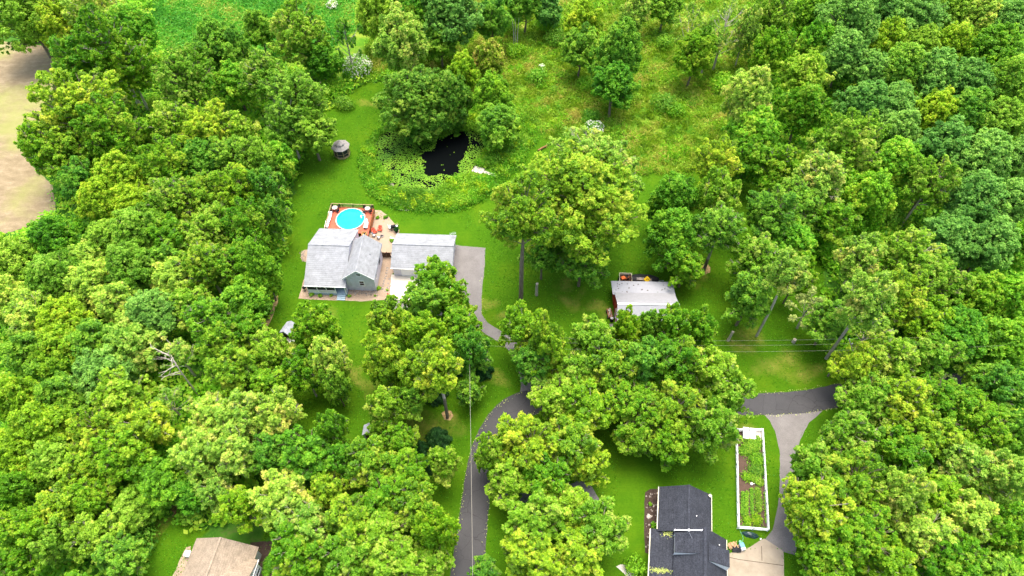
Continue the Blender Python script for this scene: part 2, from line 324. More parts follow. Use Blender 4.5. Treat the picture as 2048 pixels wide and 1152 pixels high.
    tb.tube(tp, [r0*1.25, r0, r0*.85, r0*.5, r0*.12], 7)
    for c, q in zip(LC[:nl], LR[:nl]):
        e = Vector((c[0], c[1], c[2]+zc)); h = min(max(clear*.85, e.z-.8*math.hypot(c[0], c[1])-.1*R), top*.92)
        s = Vector((b1[0], b1[1], h)); mid = s.lerp(e, .5)+Vector((0, 0, -.05*R))
        k = r0*rr.uniform(.28, .45); tb.tube([s, mid, e], [k, k*.7, k*.3], 4)
        for j in range(4 if style in 'so' else 1):
            u = Vector(unit(r, 1)[0]); u.z = abs(u.z); u += Vector(c).normalized()*.8
            tb.tube([mid.lerp(e, .7), e+u.normalized()*q*rr.uniform(.8, 1.15)], [k*.35, .018], 3)
    trunk = tb.mesh('trunk', 'bark')
    return crown, trunk, R, C, zc
PROTO = {}
sd_ = 1
for st in 'od':
    for R in (3.4, 5.4, 7.8, 12.5):
        PROTO[st, R] = [make_tree_meshes(R, st, sd_+j) for j in range(3 if R < 9 else 1)]; sd_ += 10
for st in 'sw':
    for R in (3.4, 5.4): PROTO[st, R] = [make_tree_meshes(R, st, sd_+j) for j in range(2)]; sd_ += 10
SZ = {'L': 'lime-green', 'M': 'mid-green', 'B': 'dull dark green', 'P': 'pale grey-green', 'E': 'emerald-green', 'O': 'olive-green', 'Y': 'golden-tipped', 'T': 'tan, half-dead', 'S': 'dark green', 'K': 'blackish green', 'R': 'bright green', 'Q': 'yellow-green', 'G': 'green', 'H': 'deep maple-green', 'W': 'white'}
tree_count = [0]
def tree(cx, cy, rx, ry, kc, where, name='broadleaf_tree', group=None):
    base = None
    if '@' in kc: kc, base = kc.split('@'); base = at(*map(float, base.split(',')))
    st, co = kc[0], kc[1]
    z = 12.0
    for _ in range(6):
        p = at(cx, cy, z); s = scale_at(p); R = rx/s
        a = math.atan2(CAMH-z, math.hypot(p[0], p[1]))
        cpx = math.sqrt(max(ry**2-(rx*math.sin(a))**2, (.8*rx*math.cos(a))**2))/math.cos(a)
        C = min(max(cpx/s, .85*R), 1.8*R)*1.08
        z = C+{'o': 1.0, 'd': .8, 's': 1.0, 'w': .5}[st]*min(R, 7)
    if base:                                  # stem foot surveyed: find the height at which the crown sits
        for z in np.arange(5, 30, .25):
            v = np.array([base[0], base[1], z])-np.array([0, 0, CAMH])
            if 576-FPX*float(v@cU)/float(v@cF) <= cy: break
        p = base; k_ = scale_at((base[0], base[1], z)); R = rx/k_; C = min(C, 1.5*R)
    ks = [k for k in PROTO if k[0] == st]; key = min(ks, key=lambda k: abs(math.log(k[1]/R)))
    i = tree_count[0]; tree_count[0] += 1
    crown, trunk, R0, C0, z0 = PROTO[key][i % len(PROTO[key])]
    size = 'small' if rx < 36 else 'large' if rx > 66 else 'medium'
    col = 'pale lime-green' if co == 'P' and cy > 600 else SZ[co]
    lab = f"{size} {col} tree {where}"
    sz = C/C0 if base else max(C/C0, z/z0); lift = (z-z0*sz)/sz if base and z > z0*sz else 0
    o = root(name, (p[0], p[1], min(0, z-z0*sz)), random.uniform(0, 6.28), lab, 'tree', group)
    o.scale = (R/R0, R/R0, sz)
    c = put('crown', crown, None, o); c.material_slots[0].link = 'OBJECT'; c.material_slots[0].material = M['leaf'+co]; c.location.z = lift
    k = put('trunk', trunk, None, o); k.location.z = lift
    if lift: r_ = .052*R0; put('trunk', MB().tube([(0, 0, -.2), (0, 0, lift+.2)], [r_*1.4, r_*1.2], 9), 'bark_pale' if co in 'PT' else 'bark', o)
    if st == 's' or co in 'PT' or (st == 'o' and i % 3 == 0): k.material_slots[0].link = 'OBJECT'; k.material_slots[0].material = M['bark_pale']
    return o
# ------------------------------------------------------------------ ground and surfaces
def poly(pts, z=0): return [at(x, y, z)[:2] for x, y in pts]
def inside(X, Y, pg):
    r = np.zeros(X.shape, bool); n = len(pg)
    for i in range(n):
        x1, y1 = pg[i]; x2, y2 = pg[(i+1) % n]
        if y1 == y2: continue
        c = ((y1 > Y) != (y2 > Y)) & (X < (x2-x1)*(Y-y1)/(y2-y1)+x1); r ^= c
    return r
LAWN = poly([(640,225),(690,190),(735,166),(775,160),(815,240),(960,232),(1040,272),(1075,268),(1105,280),(1128,300),(1180,325),(1290,345),(1400,340),(1480,350),(1560,400),(1650,450),(1650,560),(1640,640),(1660,700),(1690,770),(1960,755),(1990,1300),
             (560,1300),(520,1000),(500,880),(470,800),(505,700),(530,640),(550,590),(560,520),(575,450),(585,390),(600,320),(625,270)])
LAWN2 = poly([(285,1035),(330,1030),(390,1045),(420,1080),(560,1150),(640,1300),(250,1300)])
POND_EDGE = poly([(800,232),(762,262),(726,303),(724,330),(730,352),(745,385),(768,405),(800,417),(850,422),(910,418),(955,402),(985,380),(1010,355),(1040,328),(1052,300),(1075,274),(1060,250),(1035,225),(950,200),(860,210)])
WATER = poly([(752,272),(772,262),(800,262),(835,276),(870,277),(905,272),(935,262),(962,266),(972,290),(964,318),(948,334),(928,350),(900,374),(860,386),(820,386),(788,372),(763,345),(745,310)], -.3)
MEADOW = poly([(700,-60),(1600,-60),(1530,90),(1500,180),(1470,280),(1500,345),(1400,345),(1290,348),(1180,328),(1105,282),(1060,260),(940,200),(800,150),(700,170),(640,150),(560,130),(330,120),(300,60),(330,-60)])
dry_spots = [(655,640,3.2),(660,665,2.5),(850,850,5),(900,845,2.5),(870,880,4),(720,760,3),(735,790,2.6),(1560,735,5),(1640,735,3),(1500,660,4),(1480,700,3),(1150,600,3),(1190,620,3),(1620,740,3),(980,760,3),
             (700,900,4),(690,980,3),(540,620,1),(1000,640,2),(1130,560,3),(980,600,2.5),(1390,700,3),(740,210,3),(1055,470,2),(1480,870,3),(310,1060,3),(870,930,3),(1400,560,2)]
def jit(X, Y, a=.35): return X+a*np.sin(Y*1.7+np.cos(X*2.3)*2), Y+a*np.sin(X*1.9+np.cos(Y*2.1)*2)
gx = np.concatenate([[-3000,-1200,-600,-350,-250,-190,-160], np.arange(-145, 145.1, .6), [160,190,250,350,600,1200,3000]])
gy = np.concatenate([[-1500,-500,-200,-80,-30,-5,5,12], np.arange(17, 176, .6), [182,195,215,250,320,450,800,1600,4000]])
X, Y = np.meshgrid(gx, gy); JX, JY = jit(X, Y)
inl = inside(JX, JY, LAWN) | inside(JX, JY, LAWN2); inp = inside(X, Y, POND_EDGE); inw = inside(*jit(X, Y, .7), WATER)
inm = inside(JX, JY, MEADOW)
dryv = np.zeros_like(X); WX, WY = X+1.3*np.sin(Y*.9+1.2*np.sin(X*.7)), Y+1.1*np.sin(X*.8+1.4*np.sin(Y*.6))
for px, py, r in dry_spots:
    q = at(px, py); dryv = np.maximum(dryv, .8*np.exp(-(((WX-q[0])**2+((WY-q[1])*1.3)**2)/(r*r*.8))))
Z = np.where(inw, -1.0, 0.0)
n0 = len(gx); V = np.stack([X, Y, Z], -1).reshape(-1, 3)
I = (np.arange(len(gy)-1)[:, None]*n0+np.arange(n0-1)[None]).ravel(); F = np.stack([I, I+1, I+n0+1, I+n0], 1)
gm = fastmesh('ground', V, F, None, 'ground')
zc_ = np.zeros((X.size, 4), np.float32); zc_[:, 0] = (inl & ~inp).ravel(); zc_[:, 1] = ((inm | inp) & ~(inl & ~inp)).ravel(); zc_[:, 2] = dryv.ravel(); zc_[:, 3] = 1
a = gm.attributes.new('zone', 'FLOAT_COLOR', 'POINT'); a.data.foreach_set('color', zc_.ravel())
tag(put('ground', gm, 'ground'), kind='structure')
def sheet(name, pts, mat, z, px=True, sub=True):
    pg = poly(pts) if px else pts
    if sub:   # soften the outline a little, as laid surfaces are
        out = []
        for i in range(len(pg)):
            a, b = Vector(pg[i]), Vector(pg[(i+1) % len(pg)]); k = max(1, int((b-a).length/.8))
            nn = Vector((-(b-a).y, (b-a).x)).normalized()
            for j in range(k): out.append(tuple(a.lerp(b, j/k)+(nn*random.uniform(-.07, .07) if j else nn*0)))
        pg = out
    mb = MB(); mb.add([(x, y, z) for x, y in pg], [tuple(range(len(pg)))])
    return tag(put(name, mb, mat), kind='structure')
sheet('straw_field', [(-60,70),(0,82),(60,88),(104,94),(114,120),(118,165),(90,240),(60,300),(62,330),(105,370),(112,420),(70,450),(0,470),(-80,480)], 'straw_field', .006)
def ribbon(name, pts, wd, mat, z, px=True):
    P = [Vector(at(x, y)) for x, y in pts]; Q = []
    for i in range(len(P)-1):
        p0, p1, p2, p3 = P[max(i-1, 0)], P[i], P[i+1], P[min(i+2, len(P)-1)]
        for k in range(8):
            u = k/8; Q.append(.5*((2*p1)+(p2-p0)*u+(2*p0-5*p1+4*p2-p3)*u*u+(3*p1-p0-3*p2+p3)*u**3))
    Q.append(P[-1]); mb = MB(); vs = []
    for i, q in enumerate(Q):
        d = (Q[min(i+1, len(Q)-1)]-Q[max(i-1, 0)]).normalized(); nn = Vector((-d.y, d.x, 0))
        f = wd if isinstance(wd, (int, float)) else np.interp(i/(len(Q)-1), wd[0], wd[1])
        for sgn in (-1, 1):
            e = q+nn*sgn*(f/2+random.uniform(-.07, .07)); vs.append((e.x, e.y, z))
    mb.add(vs, [(2*i, 2*i+1, 2*i+3, 2*i+2) for i in range(len(Q)-1)])
    return tag(put(name, mb, mat), kind='structure'), Q
road_pts = [(930,1300),(934,1152),(948,1030),(958,950),(975,890),(1005,838),(1050,808),(1130,800),(1250,804),(1380,808),(1490,808),(1560,807),(1630,800),(1690,788),(1780,776),(1870,770),(1960,768),(2120,770)]
_, RQ = ribbon('road', road_pts, ([0,.05,.15,.3,.45,.6,1], [4.7,4.7,3.9,4.6,4.3,3.9,3.9]), 'asphalt', .024)
sheet('driveway', [(906,490),(971,496),(970,530),(966,560),(963,600),(963,628),(975,645),(1010,668),(1045,690),(1072,720),(1085,760),(1082,800),(1035,812),(1042,770),(1035,725),(1015,698),(985,676),(955,658),(925,640),(890,632),(840,625),(790,618),(778,601),(905,603)], 'asphalt_old', .016)
sheet('driveway', [(1526,827),(1645,822),(1618,845),(1600,880),(1590,930),(1590,980),(1602,1020),(1600,1070),(1590,1110),(1568,1104),(1530,1079),(1545,1060),(1556,1010),(1560,960),(1559,900),(1550,862),(1540,842)], 'asphalt_old', .016)
sheet('driveway', [(1150,965),(1160,955),(1185,975),(1200,1000),(1198,1020),(1175,1025),(1100,1010),(990,1000),(990,975),(1080,985)], 'asphalt_old', .014)
sheet('concrete_apron', [(783,549),(905,553),(905,601),(779,600)], 'concrete_white', .028)
slab_pts = [(1528,1077),(1567,1103),(1568,1152),(1568,1300),(1445,1300),(1445,1108),(1478,1102),(1500,1094)]
sheet('concrete_slab', slab_pts, 'concrete', .022)
mb = MB()
for a_, b_ in (((1452,1113),(1478,1119)),((1478,1119),(1567,1131)),((1523,1092),(1524,1122))):
    p, q = at(*a_, .027), at(*b_, .027); mb.bar(p, q, .07, .006)
tag(put('slab_joint', mb, 'mulch_dark'), kind='structure')
sheet('garden_path', [(1232,1133),(1243,1128),(1258,1133),(1268,1142),(1276,1155),(1300,1300),(1270,1300),(1258,1158),(1246,1145)], 'concrete_white', .012)
sheet('gravel_bed', [(597,597),(603,578),(607,560),(625,540),(700,540),(745,470),(760,470),(768,508),(784,508),(795,540),(783,549),(779,600),(750,601),(720,603),(690,601),(650,600)], 'gravel', .008)
sheet('gravel_bed', [(602,506),(608,500),(622,498),(622,525),(610,524),(602,518)], 'gravel', .008)
sheet('patio', [(741,424),(750,420),(762,421),(776,431),(788,446),(799,460),(797,478),(792,508),(765,508),(750,500),(735,480)], 'patio_sand', .012)
sheet('flower_bed', [(1290,985),(1300,978),(1325,978),(1325,1070),(1310,1080),(1302,1110),(1290,1105),(1288,1040)], 'mulch_dark', .006)
sheet('garden_soil', [(1476,862),(1527,864),(1537,1054),(1479,1050)], 'soil', .010)
sheet('gravel_bed', [(793,411),(805,408),(836,413),(834,420),(812,420)], 'gravel', .009)
sheet('path', [(372,1095),(382,1092),(368,1152),(340,1300),(300,1300),(345,1152)], 'gravel', .006)
sheet('mulch_ring', [(1395,532),(1402,528),(1415,528),(1421,535),(1420,545),(1408,550),(1398,545)], 'leaf_litter', .006)
sheet('mulch_ring', [(883,826),(892,820),(903,822),(907,832),(900,841),(888,839)], 'leaf_litter', .006)
sheet('bare_strip', [(548,598),(556,590),(556,605),(540,645),(530,665),(526,655),(540,625)], 'leaf_litter', .006)
sheet('garden_soil', [(500,1085),(560,1080),(590,1110),(570,1160),(540,1200),(520,1150)], 'mulch_dark', .006)
sheet('pond_water', [(735,262),(765,235),(860,225),(940,232),(985,260),(990,300),(975,330),(945,345),(905,392),(860,400),(810,400),(770,385),(745,355),(728,310)], 'pond_water', -.3, sub=False)
# pieces of leaf and grit shed along the road, cuttings by the verge
P = []
for q0, q1 in zip(RQ[:-1], RQ[1:]):
    d = (q1-q0).normalized(); nn = Vector((-d.y, d.x, 0))
    for _ in range(8):
        P.append(q0.lerp(q1, random.random())+nn*random.choice((-1, 1))*(2.05+abs(random.gauss(0, .22))*random.choice((-1, .5))))
for x, y in [(965,600),(962,570),(966,545),(963,620),(970,640)]*6: P.append(Vector(at(x+random.gauss(0, 2), y+random.gauss(0, 14))))
P = np.array([list(p) for p in P]); P[:, 2] = .045
V, F, vv = leaves(P, np.tile([0, 0, 1.], (len(P), 1))+rng.normal(size=P.shape)*.15, rng.uniform(.04, .15, len(P)), rng.uniform(0, 1, len(P)))
tag(put('verge_litter', fastmesh('verge_litter', V, F, vv, 'leafT'), None), 'pale dry litter scattered along the asphalt road edges', 'litter', kind='stuff')

# ------------------------------------------------------------------ low growth nobody could count
def scatter(pg, n, z=0):
    pg = np.array(pg); lo, hi = pg.min(0), pg.max(0); out = np.zeros((0, 2))
    while len(out) < n:
        q = rng.uniform(lo, hi, (n*2, 2)); out = np.vstack([out, q[inside(q[:, 0], q[:, 1], [tuple(p) for p in pg])]])
    return out[:n]
def tufts(name, XY, h, s, k, spread, mat, label, cat, asp=3.2, up=.9, flat=False, vb=None, z0=0):
    n = len(XY); H = h*rng.uniform(.45, 1.3, n)
    P = np.repeat(np.column_stack([XY, np.full(n, z0)]), k, 0); HH = np.repeat(H, k)
    P[:, :2] += rng.normal(size=(n*k, 2))*spread; P[:, 2] += HH*rng.uniform(.15, 1, n*k)
    N = unit(rng, n*k); N[:, 2] = np.abs(N[:, 2])*up+(.5 if flat else 0)
    v = np.repeat(vb if vb is not None else rng.uniform(.1, .9, n), k)+rng.normal(size=n*k)*.14
    V, F, vv = leaves(P, N, np.full(n*k, s)*rng.uniform(.6, 1.4, n*k), np.clip(v, 0, 1), asp)
    return tag(put(name, fastmesh(name, V, F, vv, mat), None), label, cat, kind='stuff')
def blotch(XY, f, seed=0):
    a = np.zeros(len(XY)); r = np.random.default_rng(seed)
    for k in range(9):
        d = r.normal(size=2)*f*(1+k*.45); a += np.sin(XY@d+r.uniform(0, 6.28))/(1+k*.3)
    return np.clip(.5+a*.17, 0, 1)
q = scatter(MEADOW, 15000); q = q[~inside(q[:, 0], q[:, 1], POND_EDGE)]
q = q[(q[:, 0] > -35)]
tufts('meadow_grass', q, .8, .15, 14, .40, 'leafG', 'tall mixed meadow grass, yellow and green, behind the pond', 'grass', asp=6.5, vb=blotch(q, .28, 3))
dk = q[blotch(q, .45, 18) > .7][:1500]
tufts('meadow_sedge', dk, .9, .2, 22, .5, 'leafS', 'darker green sedge patches in the meadow', 'grass', asp=4.)
sh = q[blotch(q, .16, 8) > .66][:1100]
tufts('meadow_brambles', sh, 1.1, .22, 44, .6, 'leafM', 'low leafy brambles scattered through the meadow', 'undergrowth', asp=1.5)
CLEAR = poly([(330,-60),(700,-60),(715,60),(640,110),(480,120),(350,110),(300,60)])
q = scatter(CLEAR, 7000); tufts('clearing_weeds', q, .6, .34, 6, .55, 'leafV', 'vivid green weeds carpeting the clearing at the top left', 'ground cover', asp=2.0, vb=np.clip(blotch(q, .22, 5)*.8, 0, 1))
q = scatter(POND_EDGE, 6500); e = ~inside(q[:, 0]+.8*np.sin(q[:, 1]*.9), q[:, 1]+.8*np.cos(q[:, 0]*.8), WATER); q = q[e]; q = q[blotch(q, .5, 12)+rng.normal(size=len(q))*.12 > .3]
da, db = np.array(at(947, 337)[:2]), np.array(at(992, 352)[:2]); uu = np.clip(((q-da)@(db-da))/((db-da)@(db-da)), 0, 1); q = q[np.linalg.norm(q-(da+uu[:, None]*(db-da)), axis=1) > 1.1]
bank = blotch(q, .35, 4)
q3 = q[(blotch(q, .8, 21) > .74)]; q4 = q[(blotch(q, .6, 31) > .64)]
tufts('pond_bank_sedge', q3, 1.4, .17, 24, .3, 'leafY', 'yellowing sedge clumps on the pond bank', 'reeds', asp=4.)
tufts('pond_bank_brush', q4, 1.7, .2, 30, .45, 'leafS', 'darker brushy growth on the pond bank', 'undergrowth', asp=1.6)
tufts('pond_bank_reeds', q, 1.1, .15, 24, .34, 'leafM', 'dense reeds and weeds ringing the pond', 'reeds', asp=2.6, vb=np.clip(bank*.75, 0, 1))
q = []
for i in range(len(POND_EDGE)):
    a_, b_ = np.array(POND_EDGE[i]), np.array(POND_EDGE[(i+1) % len(POND_EDGE)]); L = np.linalg.norm(b_-a_)
    q += [a_+(b_-a_)*u+rng.normal(size=2)*.3 for u in rng.uniform(0, 1, int(L*7))]
tufts('pond_edge_weeds', np.array(q), .7, .16, 24, .38, 'leafE', 'bright weeds along the mown edge of the pond bank', 'reeds', asp=2.0)
# understorey through the woods
q = np.column_stack([rng.uniform(-120, 120, 26000), rng.uniform(20, 170, 26000)])
bad = inside(q[:, 0], q[:, 1], LAWN) | inside(q[:, 0], q[:, 1], LAWN2) | inside(q[:, 0], q[:, 1], MEADOW) | inside(q[:, 0], q[:, 1], POND_EDGE)
FIELD = poly([(-60,70),(0,80),(110,88),(122,165),(66,300),(112,370),(118,420),(70,455),(0,475),(-80,485)]); bad |= inside(q[:, 0], q[:, 1], FIELD)
bad |= np.abs(q[:, 0]) > q[:, 1]*.62+66
for rq in RQ[::4]: bad |= (np.hypot(q[:, 0]-rq.x, q[:, 1]-rq.y) < 3.6)
bad |= np.hypot(q[:, 0]+39, q[:, 1]-25) < 8
q = q[~bad][:9000]
tufts('woodland_undergrowth', q, 1.7, .5, 22, .75, 'leafS', 'dark leafy undergrowth on the woodland floor', 'undergrowth', asp=1.4, flat=True)
# lawn: sparse clover-like blades give the mown surface a nap
q = np.vstack([scatter(LAWN, 26000), scatter(LAWN2, 1500)]); q = q[~inside(q[:, 0], q[:, 1], POND_EDGE)]
for pg in [poly(slab_pts), poly([(1240,800),(1460,1150),(1240,1300)]), poly([(597,597),(600,440),(905,440),(972,490),(965,640),(1090,700),(1090,830),(1000,680),(779,625)]),
           poly([(1526,820),(1650,815),(1600,880),(1602,1110),(1528,1080),(1560,960)]), poly([(1470,855),(1530,855),(1542,1060),(1474,1058)])]: q = q[~inside(q[:, 0], q[:, 1], pg)]
rqa = np.array([(r.x, r.y) for r in RQ]); q = q[np.min(np.hypot(q[:, None, 0]-rqa[None, :, 0], q[:, None, 1]-rqa[None, :, 1]), 1) > 3.1]
tufts('lawn_clover', q, .06, .16, 3, .35, 'leafR', 'clover and grass tufts speckling the mown lawn', 'grass', asp=1.3, up=.3, flat=True, vb=rng.uniform(0, .3, len(q)))
# lily pads
q = scatter(WATER, 11000); c0 = at(885, 318); c1 = at(905, 285); c2 = at(935, 275)
hole = (np.hypot((q[:, 0]-c0[0])/4.0, (q[:, 1]-c0[1])/5.0) < 1+.18*np.sin(np.arctan2(q[:, 1]-c0[1], q[:, 0]-c0[0])*5)) | (np.hypot((q[:, 0]-c1[0])/3.4, (q[:, 1]-c1[1])/5) < 1)
thin = np.hypot(q[:, 0]-c2[0], q[:, 1]-c2[1]) < 4
hole &= rng.random(len(q)) > .004; q = q[~hole & ~(thin & (rng.random(len(q)) < .6))]
q = q[blotch(q, .8, 6)+rng.normal(size=len(q))*.1 > .22]
n = len(q); rr_ = rng.uniform(.07, .15, n); ang = np.arange(6)*math.pi/3
P = np.zeros((n, 6, 3)); P[:, :, 0] = q[:, :1]+rr_[:, None]*np.cos(ang); P[:, :, 1] = q[:, 1:]+rr_[:, None]*np.sin(ang)
P[:, :, 2] = -.29+rng.uniform(.005, .11, (n, 1))+rng.normal(size=(n, 6))*.006
tag(put('lily_pads', fastmesh('lily_pads', P.reshape(-1, 3), np.arange(n*6).reshape(n, 6), np.repeat(np.clip(blotch(q, .3, 2)*.9+rng.normal(size=n)*.15, 0, 1), 6), 'leafM'), None), 'floating lily pads round the dark open water', 'water plants', kind='stuff')

# ------------------------------------------------------------------ small windows, doors
def window(parent, c, u, wd, ht, n, frame='white_paint', glass='glass_dark', mull=1, t=.08):
    """c centre, u horizontal unit along wall, n outward normal; frame > pane"""
    c, u, n = Vector(c), Vector(u).normalized(), Vector(n).normalized(); up = Vector((0, 0, 1)); f = MB()
    a = .13
    def q(x, z, d): return c+u*x+up*z+n*d
    for x in (-wd/2, wd/2): f.bar(q(x, -ht/2-a/2, .03), q(x, ht/2+a/2, .03), a, t)
    for z in (-ht/2, ht/2): f.bar(q(-wd/2+a/2, z, .032), q(wd/2-a/2, z, .032), t, a)
    for k in range(1, mull+1): z = -ht/2+ht*k/(mull+1); f.bar(q(-wd/2+a/2, z, .03), q(wd/2-a/2, z, .03), .05, .05)
    o = put('window', f, frame, parent); g = MB(); p = [q(-wd/2+.03, -ht/2+.03, .012), q(wd/2-.03, -ht/2+.03, .012), q(wd/2-.03, ht/2-.03, .012), q(-wd/2+.03, ht/2-.03, .012)]
    g.add(p, [(0, 1, 2, 3)]); put('pane', g, glass, o); return o

# ------------------------------------------------------------------ the grey house
RZ = math.radians(-2.5)
H_ = root('grey_house', (-36.55, 72.55, 0), RZ, 'pale-roofed blue-grey house with front porch, beside the round pool', 'house')
mb = MB(); mb.exty([(2.3,0),(12.9,0),(12.9,2.72),(6.9,5.5),(2.3,3.38)], .25, 7.25); put('wall', mb, 'siding_blue', H_)
mb = MB(); mb.ext([(7.2,0),(12.25,0),(12.25,3.95),(9.7,6.12),(7.2,3.95)], 1.35, 8.75); put('wall', mb, 'siding_blue', H_)
mb = MB(); mb.slab([(0,0,2.66),(7.4,0,2.66),(7.4,6.9,5.72),(0,6.9,5.72)], .14); mb.slab([(0,6.9,5.72),(7.4,6.9,5.72),(7.4,13.35,2.72),(0,13.35,2.72)], .14)
mb.bar((0,6.9,5.745), (7.4,6.9,5.745), .28, .06); rf = put('roof', mb, 'roof_pale', H_)
mb = MB(); mb.slab([(6.86,.85,3.90),(6.86,9.15,3.90),(9.7,9.15,6.32),(9.7,.85,6.32)], .14); mb.slab([(9.7,.85,6.32),(9.7,9.15,6.32),(12.55,9.15,3.90),(12.55,.85,3.90)], .14)
mb.bar((9.7,.85,6.335), (9.7,9.15,6.335), .16, .04); put('roof', mb, 'roof_pale', H_)
put('gutter', MB().bar((12.57,.85,3.83), (12.57,9.15,3.83), .10, .16), 'grey_trim', H_); put('gutter', MB().bar((0,-.06,2.58), (7.4,-.06,2.58), .10, .16), 'white_paint', H_)
for x in (6.86, 12.55):
    mb = MB(); mb.bar((x, .83, 3.80), (9.7, .83, 6.22), .05, .2); put('bargeboard', mb, 'white_paint', H_)
window(H_, (9.75,1.35,4.55), (1,0,0), .8, .75, (0,-1,0), mull=1); window(H_, (9.95,1.35,2.15), (1,0,0), .85, 1.35, (0,-1,0))
window(H_, (12.25,6.4,2.4), (0,1,0), .8, 1.3, (1,0,0), 'grey_trim'); window(H_, (12.25,3.0,2.2), (0,1,0), .7, 1.3, (1,0,0))
window(H_, (3.0,12.9,1.7), (1,0,0), 1.0, 1.0, (0,1,0)); window(H_, (7.25,10.9,1.9), (0,1,0), .9, 1.1, (1,0,0))
mb = MB(); mb.box(.28,7.2,.03,2.3,.0,.5); po = put('porch_floor', mb, 'step_blue', H_)
for x in (.4, 2.1, 3.75, 5.35, 7.1):
    mb = MB(); mb.box(x-.06,x+.06,.06,.18,.5,2.58); put('porch_post', mb, 'white_paint', H_)
mb = MB()
for z in (.62, 1.3): mb.bar((.4,.12,z), (5.35,.12,z), .07, .09)
for k in range(42): x = .5+k*.116; mb.box(x-.042,x+.042,.105,.135,.66,1.26)
put('porch_railing', mb, 'white_paint', H_)
mb = MB(); mb.box(7.05,7.18,.55,2.25,.5,1.6); put('porch_side_panel', mb, 'siding_blue', H_)
mb = MB(); mb.add([(.46,.15,1.36),(5.3,.15,1.36),(5.3,.15,2.56),(.46,.15,2.56)], [(0,1,2,3)]); put('porch_screen', mb, 'screen_dark', H_)
mb = MB(); mb.box(2.25,2.9,2.24,2.3,.5,2.3); put('door', mb, 'white_paint', H_)
mb = MB()
for k, (y, z) in enumerate(((-.0, .36), (-.35, .24), (-.7, .12))): mb.box(5.5,6.95,y-.32,.025 if k == 0 else y+.03,0,z)
put('steps', mb, 'step_blue', H_)
mb = MB(); mb.cone((11.2,5.6,5.02), .09, .07, .35, 8); put('vent_pipe', mb, 'grey_metal', H_)
for x, y, z in ((2.2,7.6,5.40),(5.0,7.5,5.45)):
    mb = MB(); mb.box(x-.18,x+.18,y-.15,y+.15,z-.1,z+.12); put('roof_vent', mb, 'grey_metal', H_)
def local(R, x, y, z=0):
    c, s = math.cos(R.rotation_euler.z), math.sin(R.rotation_euler.z); return (R.location.x+c*x-s*y, R.location.y+s*x+c*y, z)
def low_bush(px, py, r, col, lab, name='bush', cat='bush', grp=None, z=0, h=.85, n=900, flowers=None, fl=0):
    o = root(name, at(px, py, z), random.uniform(0, 6), lab, cat, grp)
    k = max(5, int(9*r)); pu = unit(rng, k)*r*.55; pu[:, 2] = np.abs(pu[:, 2])*h+r*h*.3; pr = r*.5
    idx = rng.integers(0, k, n); u = unit(rng, n); u[:, 2] = u[:, 2]*.8+.3
    P = pu[idx]+u*pr*rng.uniform(.6, 1.1, (n, 1)); P[:, 2] = np.maximum(P[:, 2], .05)
    V, F, vv = leaves(P, u+rng.normal(size=u.shape)*.3, rng.uniform(.10, .22, n)*max(1, r**.5), np.clip(.45+rng.normal(size=n)*.22, 0, 1))
    put('foliage', fastmesh('foliage', V, F, vv, 'leaf'+col), None, o)
    mb = MB(); mb.tube([(0,0,-.05), (.02,0,r*.8)], [.06, .03], 5); put('stem', mb, 'bark', o)
    if fl:
        u = unit(rng, fl); u[:, 2] = np.abs(u[:, 2]); P = pu[rng.integers(0, k, fl)]+u*pr*1.12
        V, F, vv = leaves(P, u+np.array([0, 0, .6]), rng.uniform(.18, .38, fl), rng.uniform(0, 1, fl), 1.1)
        put('flowers', fastmesh('flowers', V, F, vv, 'leafW'), None, o)
    return o
for i, (x, y, r, c, l) in enumerate([(624,591,.55,'M','under the left porch bay'),(641,591,.5,'R','under the middle porch bay'),(663,591,.4,'Q','under the right porch bay'),(699,592,.4,'M','just right of the porch steps'),
        (758,578,.5,'R',"at the blue-grey gable wall's right corner"),(775,580,.28,'P','beside the stepping stones near the concrete apron'),(750,592,.2,'Q','in gravel below the gable, near the apron'),(713,575,.3,'E','tight against the gable wall')]):
    low_bush(x, y, r, c, f'small leafy garden plant in tan gravel {l}', 'garden_plant', 'plant', 'plants in the gravel bed', n=220)
st0 = None
for i, (x, y) in enumerate([(775,536),(774,541),(773,546),(772,552),(770,557),(768,562),(767,567),(766,572),(765,578),(776,567),(779,558),(775,575),(771,582),(780,572)]):
    if st0 is None: mb = MB(); mb.rock((0,0,.02), .24, .22); st0 = put('stepping_stone', mb, 'stone'); o = st0
    else: o = clone(st0)
    o.location = at(x, y, .01); o.rotation_euler.z = i*1.3
    tag(o, 'brown stepping stone in the gravel between house and apron', 'stepping stone', 'stepping stones beside the house')
mb = MB()
for k in range(95): p = at(random.uniform(697, 755), random.gauss(585, 2.6), .04); mb.rock(p, random.uniform(.06, .17))
for k in range(40): p = at(random.gauss(606, 3), random.uniform(502, 524), .03); mb.rock(p, random.uniform(.06, .13))
tag(put('bed_rocks', mb, 'stone'), 'dark and grey rocks strewn in the gravel under the gable', 'rocks', kind='stuff')
o = root('garden_lantern', at(776,590), 0, 'tiny rust-red garden lantern in gravel near the apron corner', 'lantern')
mb = MB(); mb.cone((0,0,0), .10, .10, .4, 6); put('lantern_body', mb, 'rust', o); mb = MB(); mb.cone((0,0,.4), .17, .02, .16, 6); put('lantern_cap', mb, 'red_plastic', o)
o = root('kettle_grill', at(610,580), 0, 'black covered grill at the left end of the porch', 'grill')
mb = MB(); mb.cone((0,0,.5), .2, .35, .25, 12); mb.cone((0,0,.75), .36, .15, .25, 12); put('bowl', mb, 'black', o)
for k in range(3):
    mb = MB(); a_ = k*2.1; mb.bar((.3*math.cos(a_),.3*math.sin(a_),0), (.12*math.cos(a_),.12*math.sin(a_),.52), .03); put('leg', mb, 'black', o)

